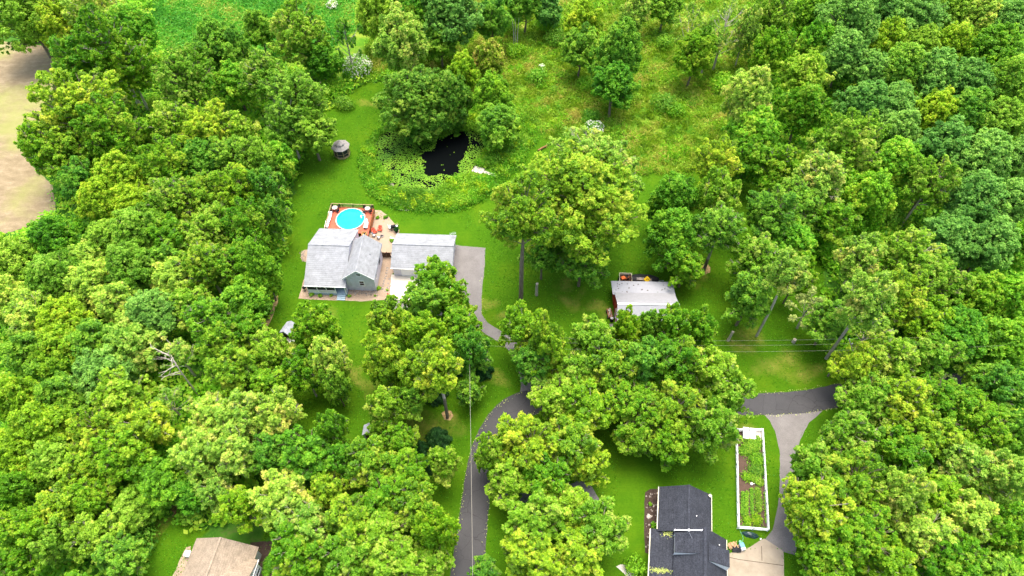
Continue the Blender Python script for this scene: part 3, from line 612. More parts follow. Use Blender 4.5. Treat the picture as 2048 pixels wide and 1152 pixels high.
# ------------------------------------------------------------------ garage
G_ = root('garage', (-21.75, 76.5, 0), RZ, 'pale-roofed blue-grey garage beside the grey driveway', 'garage')
mb = MB(); mb.exty([(.4,0),(7.85,0),(7.85,2.6),(4.05,4.25),(.4,2.72)], .3, 10.8); put('wall', mb, 'siding_blue', G_)
mb = MB(); mb.slab([(0,0,2.62),(11.1,0,2.62),(11.1,4.05,4.55),(0,4.05,4.55)], .14); mb.slab([(0,4.05,4.55),(11.1,4.05,4.55),(11.1,8.25,2.62),(0,8.25,2.62)], .14)
mb.bar((0,4.05,4.57), (11.1,4.05,4.57), .28, .06); put('roof', mb, 'roof_pale', G_)
mb = MB(); mb.bar((0,-.06,2.54), (11.1,-.06,2.54), .1, .16); put('gutter', mb, 'white_paint', G_)
for x0, x1 in ((1.7, 5.6), (6.3, 10.2)):
    mb = MB()
    for k in range(4): mb.box(x0,x1,.33,.40-.004*(k%2),.02+k*.56,.56+k*.56)
    d = put('garage_door', mb, 'white_paint', G_); mb = MB(); mb.box((x0+x1)/2-.1,(x0+x1)/2+.1,.30,.33,.7,.75); put('handle', mb, 'black', d)
mb = MB(); mb.box(.95,1.05,.28,.4,2.0,2.2); put('wall_lamp', mb, 'white_paint', G_)
o = root('tv_aerial', local(G_, 10.6, 7.4, 2.9), .3, "thin aerial on the garage roof's back corner", 'aerial')
mb = MB(); mb.bar((0,0,0), (0,0,1.2), .04); put('mast', mb, 'grey_metal', o)
mb = MB(); mb.bar((-.6,0,1.1), (.6,0,1.1), .03)
for k in range(6): mb.bar((-.5+.2*k,-.35,1.1), (-.5+.2*k,.35,1.1), .025)
put('elements', mb, 'grey_metal', o)
# board gate between house and garage
p, q_ = at(765.5, 515), at(783.5, 516)
g = root('board_fence', p, RZ, 'dark brown board fence closing the gap between house and garage', 'fence')
L = math.dist(p[:2], q_[:2]); mb = MB()
for k in range(int(L/.16)): mb.box(k*.16,k*.16+.145,0,.03,.05,1.45+.02*(k%3))
put('boards', mb, 'wood_dark', g); mb = MB(); mb.box(0,L,.035,.09,1.2,1.3); mb.box(0,L,.035,.09,.3,.4); put('rail', mb, 'wood_dark', g)
for x in (-.1, L/2, L): mb = MB(); mb.box(x,x+.1,.095,.195,0,1.5); put('post', mb, 'wood_dark', g)

# ------------------------------------------------------------------ deck and pool
D_ = root('pool_deck', (-35.3, 85.75, 0), math.radians(-3), 'red-brown wooden deck wrapped round the pool behind the grey house', 'deck')
DZ = 1.2; px_, py_ = 4.15, 3.95; R1 = 2.86
mb = MB(); x0, x1, y0, y1 = 0, 8.2, .55, 7.0; N = 64; ring = []; out = []
for k in range(N):
    a_ = 2*math.pi*k/N; c, s = math.cos(a_), math.sin(a_); ring.append((px_+R1*c, py_+R1*s))
    t = min([(x1-px_)/c if c > 1e-6 else 9e9, (x0-px_)/c if c < -1e-6 else 9e9, (y1-py_)/s if s > 1e-6 else 9e9, (y0-py_)/s if s < -1e-6 else 9e9]); out.append((px_+t*c, py_+t*s))
vs = [(x,y,DZ) for x,y in ring]+[(x,y,DZ) for x,y in out]+[(x,y,DZ-.12) for x,y in ring]+[(x,y,DZ-.12) for x,y in out]
fs = []
for k in range(N):
    j = (k+1) % N; fs += [(k, N+k, N+j, j), (k, j, 2*N+j, 2*N+k), (N+k, 3*N+k, 3*N+j, N+j), (2*N+k, 2*N+j, 3*N+j, 3*N+k)]
mb.add(vs, fs)
for cx, cy in ((x0,y0),(x1,y0),(x0,y1),(x1,y1)):   # corner fillets between the radial strips
    ang = math.atan2(cy-py_, cx-px_); ks = sorted(range(N), key=lambda k: abs((2*math.pi*k/N-ang+math.pi)%(2*math.pi)-math.pi))[:2]
    a1, a2 = out[ks[0]], out[ks[1]]; mb.slab([(a1[0],a1[1],DZ), (a2[0],a2[1],DZ), (cx,cy,DZ)], .11)
mb.box(6.9,8.2,-3.2,.548,DZ-.12,DZ-.002); put('floor', mb, 'deck_wood', D_)
def rail(a_, b_, n, mat='wood_tan', h=1.0, solid=False):
    a_, b_ = Vector(a_), Vector(b_); mb = MB()
    mb.bar(a_+Vector((0,0,h)), b_+Vector((0,0,h)), .10, .05); mb.bar(a_+Vector((0,0,.12)), b_+Vector((0,0,.12)), .05, .06)
    L = (b_-a_).length; k = int(L/.13)
    for i in range(1, k): p = a_.lerp(b_, i/k); mb.bar(p+Vector((0,0,.15)), p+Vector((0,0,h-.03)), .035)
    put('railing', mb, mat, D_)
    for i in range(n+1):
        p = a_.lerp(b_, i/n); mb = MB(); mb.bar(p+Vector((0,0,-DZ)), p+Vector((0,0,h-.03)), .11); put('post', mb, 'wood_dark' if mat == 'wood_tan' else mat, D_)
rail((.06,7.0,DZ), (8.14,7.0,DZ), 4); rail((.02,.6,DZ), (.02,6.93,DZ), 3)
mb = MB()
for k in range(22): mb.box(8.25,8.29,1.9+k*.2,2.07+k*.2,.05,1.95)
mb.box(8.30,8.36,1.9,6.3,1.5,1.6); mb.box(8.30,8.36,1.9,6.3,.4,.5); put('slatted_screen', mb, 'wood_slats', D_)
mb = MB(); mb.box(0,8.2,6.94,6.98,.1,1.07); mb.box(.0,.04,.6,6.9,.1,1.07); put('skirt', mb, 'wood_slats', D_)
mb = MB()
for k in range(5): mb.box(8.22+.24*k,8.44+.24*k,-1.4,-.3,.0,1.0-.2*k)
put('stairs', mb, 'wood_dark', D_)
c = local(D_, px_, py_)
P_ = root('round_pool', (c[0], c[1], 0), 0, 'round above-ground swimming pool with bright turquoise water in the red-brown deck', 'pool')
mb = MB(); N = 48
def ringmesh(r0, r1, z0, z1):
    vs = []; fs = []
    for r, z in ((r0,z0),(r1,z0),(r1,z1),(r0,z1)): vs += [(r*math.cos(2*math.pi*k/N), r*math.sin(2*math.pi*k/N), z) for k in range(N)]
    for i in range(4):
        for k in range(N): fs.append((i*N+k, i*N+(k+1)%N, ((i+1)%4)*N+(k+1)%N, ((i+1)%4)*N+k))
    return vs, fs
mb.add(*ringmesh(2.70, 2.76, 0, 1.30)); put('pool_wall', mb, 'siding_blue', P_)
mb = MB(); mb.add(*ringmesh(2.66, 2.82, 1.302, 1.35)); put('rim', mb, 'concrete_white', P_)
mb = MB(); mb.add(*ringmesh(0.0, 2.699, 1.0, 1.14)); put('pool_water', mb, 'pool_water', P_)
o = root('pool_ladder', (c[0]+2.35, c[1]+.45, 1.1), .2, 'white A-frame ladder standing in the turquoise pool near its right edge', 'ladder')
for s in (-.25, .25): mb = MB(); mb.tube([(-.35,s,-.6), (-.3,s,.7), (.0,s,.95), (.45,s,.75), (.55,s,.1)], [.035]*5, 6); put('side_rail', mb, 'white_paint', o)
for k in range(4): mb = MB(); mb.box(-.42,-.22,-.25,.25,-.4+.3*k,-.34+.3*k); put('step', mb, 'white_paint', o)
def patio_set(px, py, lab, clab):
    p = at(px, py, DZ+.7); x, y = p[0], p[1]
    o = root('patio_table', (x, y, DZ), .3, lab, 'table', 'patio tables on the deck'); mb = MB(); mb.prism([(.55*math.cos(a*math.pi/4+.39), .55*math.sin(a*math.pi/4+.39)) for a in range(8)], .68, .72); put('tabletop', mb, 'stone_pale', o)
    for k in range(4): mb = MB(); a_ = k*math.pi/2+.4; mb.bar((.42*math.cos(a_),.42*math.sin(a_),0), (.36*math.cos(a_),.36*math.sin(a_),.68), .05); put('leg', mb, 'black', o)
    for k, nm in enumerate(('upper right', 'upper left', 'lower left', 'lower right')):
        a_ = math.pi/4+k*math.pi/2; ch = root('patio_chair', (x+.85*math.cos(a_), y+.85*math.sin(a_), DZ), a_-math.pi/2, f'dark patio chair at the {nm} of the {clab} deck table', 'chair', 'chairs round the deck tables')
        mb = MB(); mb.box(-.25,.25,-.25,.25,.42,.47); put('seat', mb, 'black', ch); mb = MB(); mb.box(-.25,.25,.22,.27,.47,.95); put('backrest', mb, 'black', ch)
        for sx in (-.22, .22):
            for sy in (-.22, .22): mb = MB(); mb.bar((sx,sy,0), (sx,sy,.42), .04); put('leg', mb, 'black', ch)
patio_set(669.5, 415, 'pale octagonal patio table in the deck corner nearest the gazebo', 'left'); patio_set(735, 416.5, "pale octagonal patio table in the deck's right far corner", 'right')
def lounger(px, py, ang, lab, L=1.75):
    p = at(px, py, DZ+.35); o = root('sun_lounger', (p[0], p[1], DZ), math.radians(ang), lab, 'sun lounger', 'white sun loungers on the deck')
    mb = MB(); mb.box(-.36,.36,-L/2,L*.22,.33,.45); put('cushion', mb, 'cushion_white', o); mb = MB(); mb.slab([(-.36,L*.22,.45),(.36,L*.22,.45),(.36,L/2,.75),(-.36,L/2,.75)], .1); put('backrest', mb, 'cushion_white', o)
    mb = MB(); mb.box(-.34,.34,-L/2-.05,L/2-.1,.24,.32); put('frame', mb, 'black', o)
    for sx in (-.3, .3):
        for sy in (-L/2+.1, L/2-.3): mb = MB(); mb.bar((sx,sy,0), (sx,sy,.25), .06); put('leg', mb, 'black', o)
lounger(658.5, 434.5, -4, 'long white sun lounger against the left deck rail', 2.3); lounger(653.8, 449.5, -4, "white sun lounger nearest the house roof's back left", 1.3); lounger(732, 451, -5, 'white sun lounger right of the pool, by the slatted screen', 1.3)
p = at(732, 440, DZ+.5); o = root('side_table', (p[0], p[1], DZ), 0, 'small round white table by the ladder side of the pool', 'table')
mb = MB(); mb.disc((0,0,.45), .32, 20, .05); put('tabletop', mb, 'white_paint', o); mb = MB(); mb.cone((0,0,0), .16, .06, .45, 10); put('leg', mb, 'white_paint', o)
p = at(728, 467, DZ+.8); o = root('wooden_cooler_cart', (p[0], p[1], DZ), RZ, 'square yellow wooden cart with open top, by the gable peak', 'cart')
mb = MB(); mb.box(-.42,.42,-.35,-.30,.1,.85); mb.box(-.42,.42,.30,.35,.1,.85); mb.box(-.42,-.37,-.295,.295,.1,.85); mb.box(.37,.42,-.295,.295,.1,.85); mb.box(-.365,.365,-.295,.295,.1,.55); put('cabinet', mb, 'wood_yellow', o)
mb = MB(); mb.disc((.05,.05,.56), .2, 12, .12); put('burner', mb, 'black', o)
for sx in (-.37, .37):
    for sy in (-.3, .3): mb = MB(); mb.disc((sx,sy,0), .05, 10, .1); put('caster', mb, 'black', o)
# patio things
low_bush(755, 436, .42, 'R', 'round clipped bush on the tan patio, nearer the deck', 'round_bush', 'bush', 'bushes on the tan patio', n=500); low_bush(772, 436, .5, 'E', 'round clipped bush on the tan patio, nearer the lawn', 'round_bush', 'bush', 'bushes on the tan patio', n=500)
low_bush(784, 482, .45, 'O', 'straggly low bush beside the garage roof corner', n=350); low_bush(793, 452, .5, 'T', 'dry straggly bush behind the black patio grill', n=300)
def adirondack(px, py, ang, lab):
    p = at(px, py, .3); o = root('adirondack_chair', (p[0], p[1], 0), math.radians(ang), lab, 'chair', 'red slatted patio chairs')
    mb = MB()
    for k in range(5): mb.slab([(-.3,-.3+.13*k,.36-.03*k),(.3,-.3+.13*k,.36-.03*k),(.3,-.19+.13*k,.335-.03*k),(-.3,-.19+.13*k,.335-.03*k)], .03)
    put('seat', mb, 'red_plastic', o); mb = MB()
    for k in range(5): x = -.26+.13*k; mb.bar((x,.3,.22), (x*1.15,.62,.98-.05*abs(k-2)), .11, .03)
    put('backrest', mb, 'red_plastic', o)
    for s in (-.36, .36):
        mb = MB(); mb.box(s-.06,s+.06,-.32,.42,.56,.59); put('armrest', mb, 'red_plastic', o); mb = MB(); mb.box(s-.03,s+.03,-.3,-.22,0,.56); mb.bar((s,-.2,.3), (s,.55,.02), .06); put('leg', mb, 'red_plastic', o)
adirondack(749, 464, 35, 'red slatted patio chair closer to the deck stairs'); adirondack(759.5, 459.5, -10, 'red slatted patio chair further from the deck stairs')
def metal_chair(px, py, ang, lab):
    p = at(px, py, .3); o = root('folding_chair', (p[0], p[1], 0), math.radians(ang), lab, 'chair', 'dark folding chairs on the patio')
    mb = MB(); mb.box(-.24,.24,-.22,.22,.42,.45); put('seat', mb, 'grey_metal', o); mb = MB(); mb.slab([(-.24,.24,.55),(.24,.24,.55),(.24,.34,.95),(-.24,.34,.95)], .03); put('backrest', mb, 'grey_metal', o)
    for s in (-.26, .26): mb = MB(); mb.bar((s,-.3,0), (s,.3,.9), .035); mb.bar((s,.32,0), (s,-.2,.45), .035); put('leg', mb, 'black', o)
metal_chair(748, 471, 60, 'dark folding chair left of the fire pit, behind the roof edge'); metal_chair(757, 475.5, 150, 'dark folding chair below the fire pit')
p = at(763.5, 472.5); o = root('fire_pit', p, 0, 'small round stone fire pit on the tan patio', 'fire pit'); mb = MB()
for k in range(11): a_ = 2*math.pi*k/11; mb.rock((.34*math.cos(a_), .34*math.sin(a_), .1), .13)
put('stone_ring', mb, 'stone', o); mb = MB(); mb.disc((0,0,.015), .28, 14, .05); put('ash_bed', mb, 'black', o)
p = at(787, 456, .4); o = root('barbecue', (p[0], p[1], 0), .3, 'black barbecue with raised hood at the patio edge', 'grill')
mb = MB(); mb.box(-.5,.5,-.3,.3,.55,.85); put('firebox', mb, 'black', o); mb = MB(); mb.exty([(-.3,.86),(.3,.86),(.28,1.05),(.1,1.2),(-.15,1.18),(-.28,1.02)], -.45, .45); put('hood', mb, 'black', o)
mb = MB(); mb.box(.5,.85,-.25,.25,.78,.82); mb.box(-.85,-.5,-.25,.25,.78,.82); put('side_shelf', mb, 'grey_metal', o)
for s in (-.4, .4): mb = MB(); mb.box(s-.04,s+.04,-.25,.25,0,.55); put('leg', mb, 'black', o)
p = at(780.5, 453, .4); o = root('white_patio_chair', (p[0], p[1], 0), 2.0, 'white plastic chair beside the black barbecue', 'chair')
mb = MB(); mb.box(-.28,.28,-.26,.26,.4,.45); put('seat', mb, 'white_paint', o); mb = MB(); mb.slab([(-.28,.27,.45),(.28,.27,.45),(.25,.36,.95),(-.25,.36,.95)], .04); put('backrest', mb, 'white_paint', o)
for sx in (-.25, .25):
    for sy in (-.22, .22): mb = MB(); mb.bar((sx,sy,0), (sx,sy,.4), .05); put('leg', mb, 'white_paint', o)
p = at(793, 462, .3); o = root('patio_planter', (p[0], p[1], 0), 0, 'dark planter with spiky leaves right of the barbecue', 'planter')
mb = MB(); mb.cone((0,0,0), .22, .32, .45, 10); put('pot', mb, 'black', o)
n = 160; u = unit(rng, n); u[:, 2] = np.abs(u[:, 2])+.3; V, F, vv = leaves(u*rng.uniform(.15, .5, (n, 1))+np.array([0, 0, .5]), unit(rng, n), np.full(n, .16), rng.random(n)*.6, 3.); put('foliage', fastmesh('foliage', V, F, vv, 'leafK'), None, o)
p, q2 = at(780.5, 475, .2), at(788, 477.5, .2); mb = MB(); mb.bar(p, q2, .3, .12); mb.bar((p[0],p[1],.09), (q2[0],q2[1],.09), .1, .1)
tag(put('paddle_board', mb, 'white_paint'), 'long white board lying on the patio by the garage roof corner', 'board')

# ------------------------------------------------------------------ gazebo
p = at(685.5, 316); o = root('gazebo', (p[0]-.2, p[1]+1.1, 0), .39, 'eight-sided screened gazebo with two-tier grey roof on the lawn', 'gazebo')
def octo(r, z, n=8): return [(r*math.cos(k*math.pi/4), r*math.sin(k*math.pi/4), z) for k in range(n)]
mb = MB(); mb.cone((0,0,0), 1.66, 1.66, .3, 8); put('floor', mb, 'wood_tan', o)
mb = MB(); mb.cone((0,0,2.35), 1.95, .75, .62, 8); mb.cone((0,0,2.27), 1.95, 1.95, .078, 8); lr_ = put('roof', mb, 'gazebo_roof', o)
mb = MB(); mb.cone((0,0,3.1), 1.02, .06, .62, 8); mb.cone((0,0,2.98), .68, .68, .118, 8); mb.cone((0,0,3.721), .08, .02, .2, 8); put('cupola', mb, 'gazebo_roof', o)
mb = MB(); ps = octo(1.55, 0)
for k in range(8): p, q2 = Vector(ps[k]), Vector(ps[(k+1)%8]); mb.add([(p.x,p.y,.32),(q2.x,q2.y,.32),(q2.x,q2.y,2.26),(p.x,p.y,2.26)], [(0,1,2,3)])
put('screen', mb, 'screen_dark', o)
for k in range(8): mb = MB(); q2 = Vector(octo(1.6, 0)[k]); mb.bar((q2.x,q2.y,.3), (q2.x,q2.y,2.26), .10); put('post', mb, 'wood_tan', o)
mb = MB(); ps = octo(1.63, 0)
for k in range(8):
    p, q2 = Vector(ps[k]), Vector(ps[(k+1)%8])
    for z in (.38, 1.05): mb.bar(p+Vector((0,0,z)), q2+Vector((0,0,z)), .05, .07)
put('railing', mb, 'wood_tan', o)

# ------------------------------------------------------------------ pond side things
p, q2 = at(1076, 301, .35), at(1094, 291, .35); o = root('log_bench', ((p[0]+q2[0])/2, (p[1]+q2[1])/2, 0), math.atan2(q2[1]-p[1], q2[0]-p[0]), 'rough log bench on the mown knoll right of the pond', 'bench')
mb = MB(); L = math.dist(p, q2)/2; mb.tube([(-L,0,.38), (0,.04,.4), (L,0,.38)], [.2, .19, .15], 9); put('seat', mb, 'log_wood', o)
for s in (-L*.7, L*.7): mb = MB(); mb.tube([(s,-.25,.1), (s,.25,.1)], [.13, .13], 8); put('leg', mb, 'log_wood', o)
o = root('dock', (0,0,0), 0, 'short weathered white dock running into the reeds at the pond', 'dock')
p, q2 = Vector(at(947, 337, .1)), Vector(at(992, 352, .1)); mb = MB(); L = (q2-p).length; d = (q2-p).normalized()
o.location = p; o.rotation_euler.z = math.atan2(d.y, d.x)
for k in range(int(L/.2)): w_ = .85 if k*.2 < L*.4 else .35; mb.box(k*.2,k*.2+.17,-w_,w_,.0,.05)
put('planks', mb, 'concrete_white', o)
for k in (0, 1, 2):
    for s in (-.28, .28): mb = MB(); mb.bar((k*L*.45+.1,s,-.9), (k*L*.45+.1,s,.35), .1); put('post', mb, 'pole_wood', o)
o = root('stone_bench', at(817, 414), .0, 'low flat stone slab on the gravel patch below the pond', 'bench')
mb = MB(); mb.rock((-.6,0,.12), .16); mb.rock((.6,0,.12), .16); put('leg', mb, 'stone', o); mb = MB(); mb.prism([(-.95,-.2),(.9,-.24),(1.0,.15),(-.85,.22)], .26, .36); put('seat', mb, 'stone_pale', o)
mb = MB()
for k in range(34):
    a_ = k/34*6.28; mb.rock(at(815+22*math.cos(a_), 414.5+6*math.sin(a_), .05), random.uniform(.1, .2))
tag(put('edging_rocks', mb, 'stone_pale'), 'pale rocks edging the gravel patch below the pond', 'rocks', kind='stuff')
p = at(780, 372, -.28); mb = MB(); mb.rock((p[0],p[1],-.25), 1.0, .12); mb.rock((p[0]+1.2,p[1]-1.5,-.25), .9, .1); tag(put('mud_bank', mb, 'stone'), kind='structure')
def brush(px, py, r, lab, n=160, mat='log_wood', name='brush_pile'):
    mb = MB(); p = at(px, py)
    for k in range(n):
        a_ = random.uniform(0, 6.28); d = r*random.random()**.6; c = Vector((p[0]+d*math.cos(a_), p[1]+d*math.sin(a_), .1+(1-d/r)*r*.5*random.random()))
        u = Vector(unit(rng, 1)[0]); u.z *= .35; mb.tube([c-u*r*.3, c+u*r*.3+Vector((0,0,.05))], [.05, .02], 4)
    return tag(put(name, mb, mat), lab, 'brush pile')
brush(1726, 412, 3.4, 'heap of brown cut branches at the dark forest edge'); brush(372, 1012, 2.0, 'heap of bare brown twigs above the tan roof', 90)
low_bush(717, 143, 3.6, 'M', 'wide bush smothered in white flowers, above the lawn tongue', 'flowering_shrub', 'shrub', n=5200, fl=1500, h=.6)
low_bush(700, 158, 1.8, 'E', 'green shrub at the lower left of the wide white-flowered bush', 'shrub', 'shrub', n=1600)
low_bush(1187, 263, 2.1, 'M', 'white-flowered bush alone in the meadow above the giant lawn tree', 'flowering_shrub', 'shrub', n=2400, fl=480)
low_bush(666, 15, 1.6, 'M', 'white-flowered bush in the bright clearing at the top', 'flowering_shrub', 'shrub', n=1200, fl=330)
low_bush(1108, 42, 1.0, 'E', 'small white-flowered bush on the vivid green mound', 'flowering_shrub', 'shrub', n=700, fl=120)
low_bush(1083, 138, 1.0, 'M', 'small white-flowered bush low in the left meadow', 'flowering_shrub', 'shrub', n=700, fl=110)
for x, y, r, c, l in [(1100,60,4.2,'E','vivid green mound shrub in the upper left meadow'),(1110,85,3.2,'H','vivid shrub under the vivid green mound'),(660,190,3.2,'S','dark shrub where the lawn tongue narrows'),(652,160,3.0,'E','green shrub left of the wide white-flowered bush'),
      (690,215,2.4,'H','leafy shrub at the left end of the lawn tongue'),(1325,215,3.2,'H','leafy shrub low in the meadow left of the grey-leaved mound'),(1440,175,3.4,'S','dark shrub beside the grey-leaved mound'),(1170,175,2.4,'S','dark shrub at the tall-stemmed tree foot'),
      (1075,165,3.0,'M','low spreading shrub left meadow, below the tiny white-flowered bush'),(1350,230,2.6,'R','bushy growth in the meadow right of the vivid leafy shrub'),(1180,240,2.4,'M','low shrub just above the lone white-flowered bush'),(1010,60,3.2,'M','shrub at the meadow left end near the top'),
      (1030,110,2.8,'R','shrub beside the bare thin stems, left meadow'),(905,175,3.2,'R','soft shrub behind the maple clump'),(1480,240,2.6,'S','shrub in front of the grey-leaved mound'),(985,325,2.2,'M','rounded reed-side shrub right of the dock'),(1330,95,2.8,'M','shrub under the silvery willowy tree'),
      (320,215,2.6,'O','olive shrub in the gap among upper left crowns'),(255,205,2.2,'T','brownish shrub in the shaded gap, upper left'),(1700,455,4.5,'E','broad shrub below the brush pile'),(1770,440,4.0,'H','broad shrub right of the brush pile'),(1640,505,3.4,'S','dark shrub behind the dead white snag'),
      (330,930,4.0,'E','vivid thicket above the lower left lawn'),(300,990,3.6,'H','vivid thicket left of the twig heap'),(380,960,3.2,'E','bright thicket above the twig heap'),(390,1030,2.2,'H','bright shrub behind the tan roof corner'),(615,1075,3.5,'H','leafy shrub right of the tan-roofed house'),
      (280,1090,3.2,'H','dark leafy shrub at the left edge of the lower left lawn'),(1270,1135,1.8,'E','glossy shrub beside the dark house lower left')]:
    low_bush(x, y, r, c, l, 'shrub', 'shrub', 'shrubs at the woods and meadow edges', n=int(420*r), h=.75)
p = at(1030, 96); mb = MB()
for s in (0, .5, -.4): mb.tube([(p[0]+s,p[1],0), (p[0]+s+.1,p[1]+.1,4), (p[0]+s*1.8,p[1],8)], [.14, .1, .03], 6)
tag(put('bare_stems', mb, 'bark_pale'), 'cluster of thin bare grey stems in the left meadow', 'dead tree')
def snag(px, py, h, lean, lab, seed=1, r0=.28):
    p = at(px, py); rr = random.Random(seed); o = root('dead_tree', p, 0, lab, 'dead tree'); mb = MB()
    top = Vector((lean[0], lean[1], h)); mb.tube([(0,0,-.1), Vector((lean[0]*.35, lean[1]*.35, h*.45)), top*.75, top], [r0, r0*.75, r0*.45, r0*.15], 7); put('trunk', mb, 'bark_pale', o)
    for k in range(7):
        s = top*(.5+.07*k); e = s+Vector((rr.uniform(-1,1), rr.uniform(-1,1), rr.uniform(.3,1))).normalized()*rr.uniform(1.6, 3.4); m_ = s.lerp(e, .5)+Vector((0,0,.2)); mb = MB(); mb.tube([s, m_, e], [.10, .06, .025], 5)
        for j in range(3): u = Vector((rr.uniform(-1,1), rr.uniform(-1,1), rr.uniform(0,1))).normalized()*rr.uniform(.5, 1.3); mb.tube([m_.lerp(e, .3*j+.2), m_.lerp(e, .3*j+.2)+u], [.04, .015], 4)
        put('branch', mb, 'bark_pale', o)
    return o
snag(1538, 520, 8, (1.2, .4), 'white forked dead snag behind the fresh lawn tree', 3, .12)
snag(396, 790, 12, (-.5, .8), 'silver forked dead tree at the left woods edge', 9, .15)
snag(1800, 455, 12, (1.0, .6), 'crooked bare double trunk before the dark forest', 15, .24)

# dark round spruces on the front lawn
for x, y, r, l in [(965,744,1.7,'right of the bare trunk, by the road bend'),(872,792,1.8,'just left of the bare trunk'),(912,742,1.4,'hidden under the twin crown, upper'),(877,884,1.9,'largest, on the dry lawn'),(840,900,1.2,'left of the largest one'),(855,942,1.3,'below the largest one, under branches'),(826,968,1.2,'lowest of the row'),(922,792,.6,'tiny, right of the bare trunk')]:
    o = root('spruce', at(x, y), 0, f'round blackish-green spruce {l}', 'tree', 'dark round spruces on the front lawn'); n = int(2600*r)
    u = rng.random(n)**.6; hh = r*2.4; a_ = rng.uniform(0, 6.28, n); z = hh*(1-u); rad = r*(u**.7)*rng.uniform(.75, 1.05, n)*(1+.14*np.sin(a_*7+z*2))
    P = np.column_stack([rad*np.cos(a_), rad*np.sin(a_), z+.15]); N = np.column_stack([np.cos(a_), np.sin(a_), np.full(n, .9)])+rng.normal(size=(n, 3))*.4
    V, F, vv = leaves(P, N, rng.uniform(.12, .26, n), np.clip(.4+rng.normal(size=n)*.25, 0, 1), 2.4); put('crown', fastmesh('crown', V, F, vv, 'leafK'), None, o)
    mb = MB(); mb.tube([(0,0,-.1), (0,0,hh*.9)], [.14, .03], 6); put('trunk', mb, 'bark', o)

# ------------------------------------------------------------------ red barn
B_ = root('metal_barn', (17.55, 63.35, 0), math.radians(-1.2), 'red-walled barn with ribbed white metal roof on the right lawn', 'barn')
mb = MB(); mb.exty([(.35,0),(6.9,0),(6.9,3.3),(3.35,5.3),(.35,3.3)], .25, 10.1); put('wall', mb, 'siding_red', B_)
mb = MB(); mb.exty([(6.902,0),(10.1,0),(10.1,2.3),(6.902,2.95)], .15, 10.3); put('lean_to_wall', mb, 'siding_red', B_)
mb = MB(); mb.slab([(0,0,3.25),(10.35,0,3.25),(10.35,3.35,5.45),(0,3.35,5.45)], .08); put('roof', mb, 'roof_metal', B_, label='clean ribbed front slope of the roof')
mb = MB(); mb.slab([(0,3.352,5.45),(10.35,3.352,5.45),(10.35,7.15,3.45),(0,7.15,3.45)], .08); put('roof', mb, 'roof_metal_old', B_, label='greyer weathered back slope of the roof')
mb = MB(); mb.slab([(-.25,7.0,3.05),(10.6,7.0,3.05),(10.6,10.45,2.38),(-.25,10.45,2.38)], .08); lt = put('roof', mb, 'roof_metal', B_, label='lean-to roof with dark bird-dropping marks')
mb = MB(); mb.bar((0,3.35,5.47), (10.35,3.35,5.47), .3, .05); put('ridge_cap', mb, 'white_paint', B_)
mb = MB(); mb.bar((.18,.5,0), (.18,.5,3.3), .1); mb.bar((.2,2.2,2.6), (.2,4.4,2.6), .06, .1); mb.bar((.2,2.2,0), (.2,2.2,2.6), .06, .1); mb.bar((.2,4.4,0), (.2,4.4,2.6), .06, .1); mb.bar((.2,2.3,.1), (.2,4.3,2.5), .05, .1); mb.bar((.17,4.3,.1), (.17,2.3,2.5), .05, .1)
put('door_trim', mb, 'white_paint', B_)
window(B_, (4.2,.35,1.7), (1,0,0), 1.2, .9, (0,-1,0)); window(B_, (7.6,.35,1.7), (1,0,0), 1.2, .9, (0,-1,0))
mb = MB()
for k in range(26):
    x, y = random.uniform(.2, 10), random.choice((random.uniform(7.3, 8.4), random.uniform(8.4, 10))); z = 3.05-(y-7)*(.67/3.45)+.008
    for j in range(3): xx, yy = x+random.uniform(-.12,.12), y+random.uniform(-.1,.1); zz = 3.05-(yy-7)*(.67/3.45)+.008; s = random.uniform(.03,.12); mb.add([(xx-s,yy-s*.6,zz+s*.12),(xx+s,yy-s*.4,zz+s*.08),(xx+s*.7,yy+s,zz-s*.19),(xx-s,yy+s*.5,zz-s*.1)], [(0,1,2,3)])
mk = put('stain', mb, 'mulch_dark', lt)
p = at(1251, 557, .6); o = root('utility_trailer', (p[0], p[1], 0), math.radians(-3), 'cream-sided utility trailer carrying an orange mower behind the barn', 'trailer')
mb = MB(); mb.box(-1.05,1.05,-.85,.95,.45,.5); put('bed', mb, 'wood_dark', o); mb = MB(); mb.box(-1.12,-1.06,-.9,1.0,.45,.95); mb.box(1.06,1.12,-.9,1.0,.45,.95); mb.box(-1.055,1.055,.96,1.02,.45,.95); put('side_panel', mb, 'cream', o)
for s in (-1.22, 1.22): mb = MB(); mb.tube([(s-.08,0,.3), (s+.08,0,.3)], [.3, .3], 14); put('wheel', mb, 'black', o)
mb = MB(); mb.bar((0,.95,.45), (0,1.9,.42), .08); put('drawbar', mb, 'black', o)
o2 = root('riding_mower', (p[0]-.15, p[1]-.05, .5), .4, 'orange riding mower under a dark hoop in the cream trailer', 'mower')
mb = MB(); mb.box(-.7,-.1,-.3,.3,.2,.7); mb.box(-.1,.7,-.25,.25,.15,.4); put('body', mb, 'orange', o2); mb = MB(); mb.box(.15,.55,-.22,.22,.4,.5); mb.box(.5,.58,-.22,.22,.5,.85); put('seat', mb, 'black', o2)
for sx in (-.5, .5):
    for sy in (-.36, .36): mb = MB(); mb.tube([(sx,sy-.06,.2), (sx,sy+.06,.2)], [.2, .2], 12); put('wheel', mb, 'black', o2)
mb = MB(); mb.tube([(-.2,-.5,.2), (0,-.5,1.1), (.5,-.5,1.25), (.95,-.5,.7)], [.07]*4, 6); put('hoop', mb, 'rust', o2)
p = at(1290, 558, .6); o = root('stored_boat', (p[0], p[1], 0), math.radians(-4), 'long dark tarped boat stored behind the barn roof', 'boat')
mb = MB(); vs = []; fs = []; ns = 11
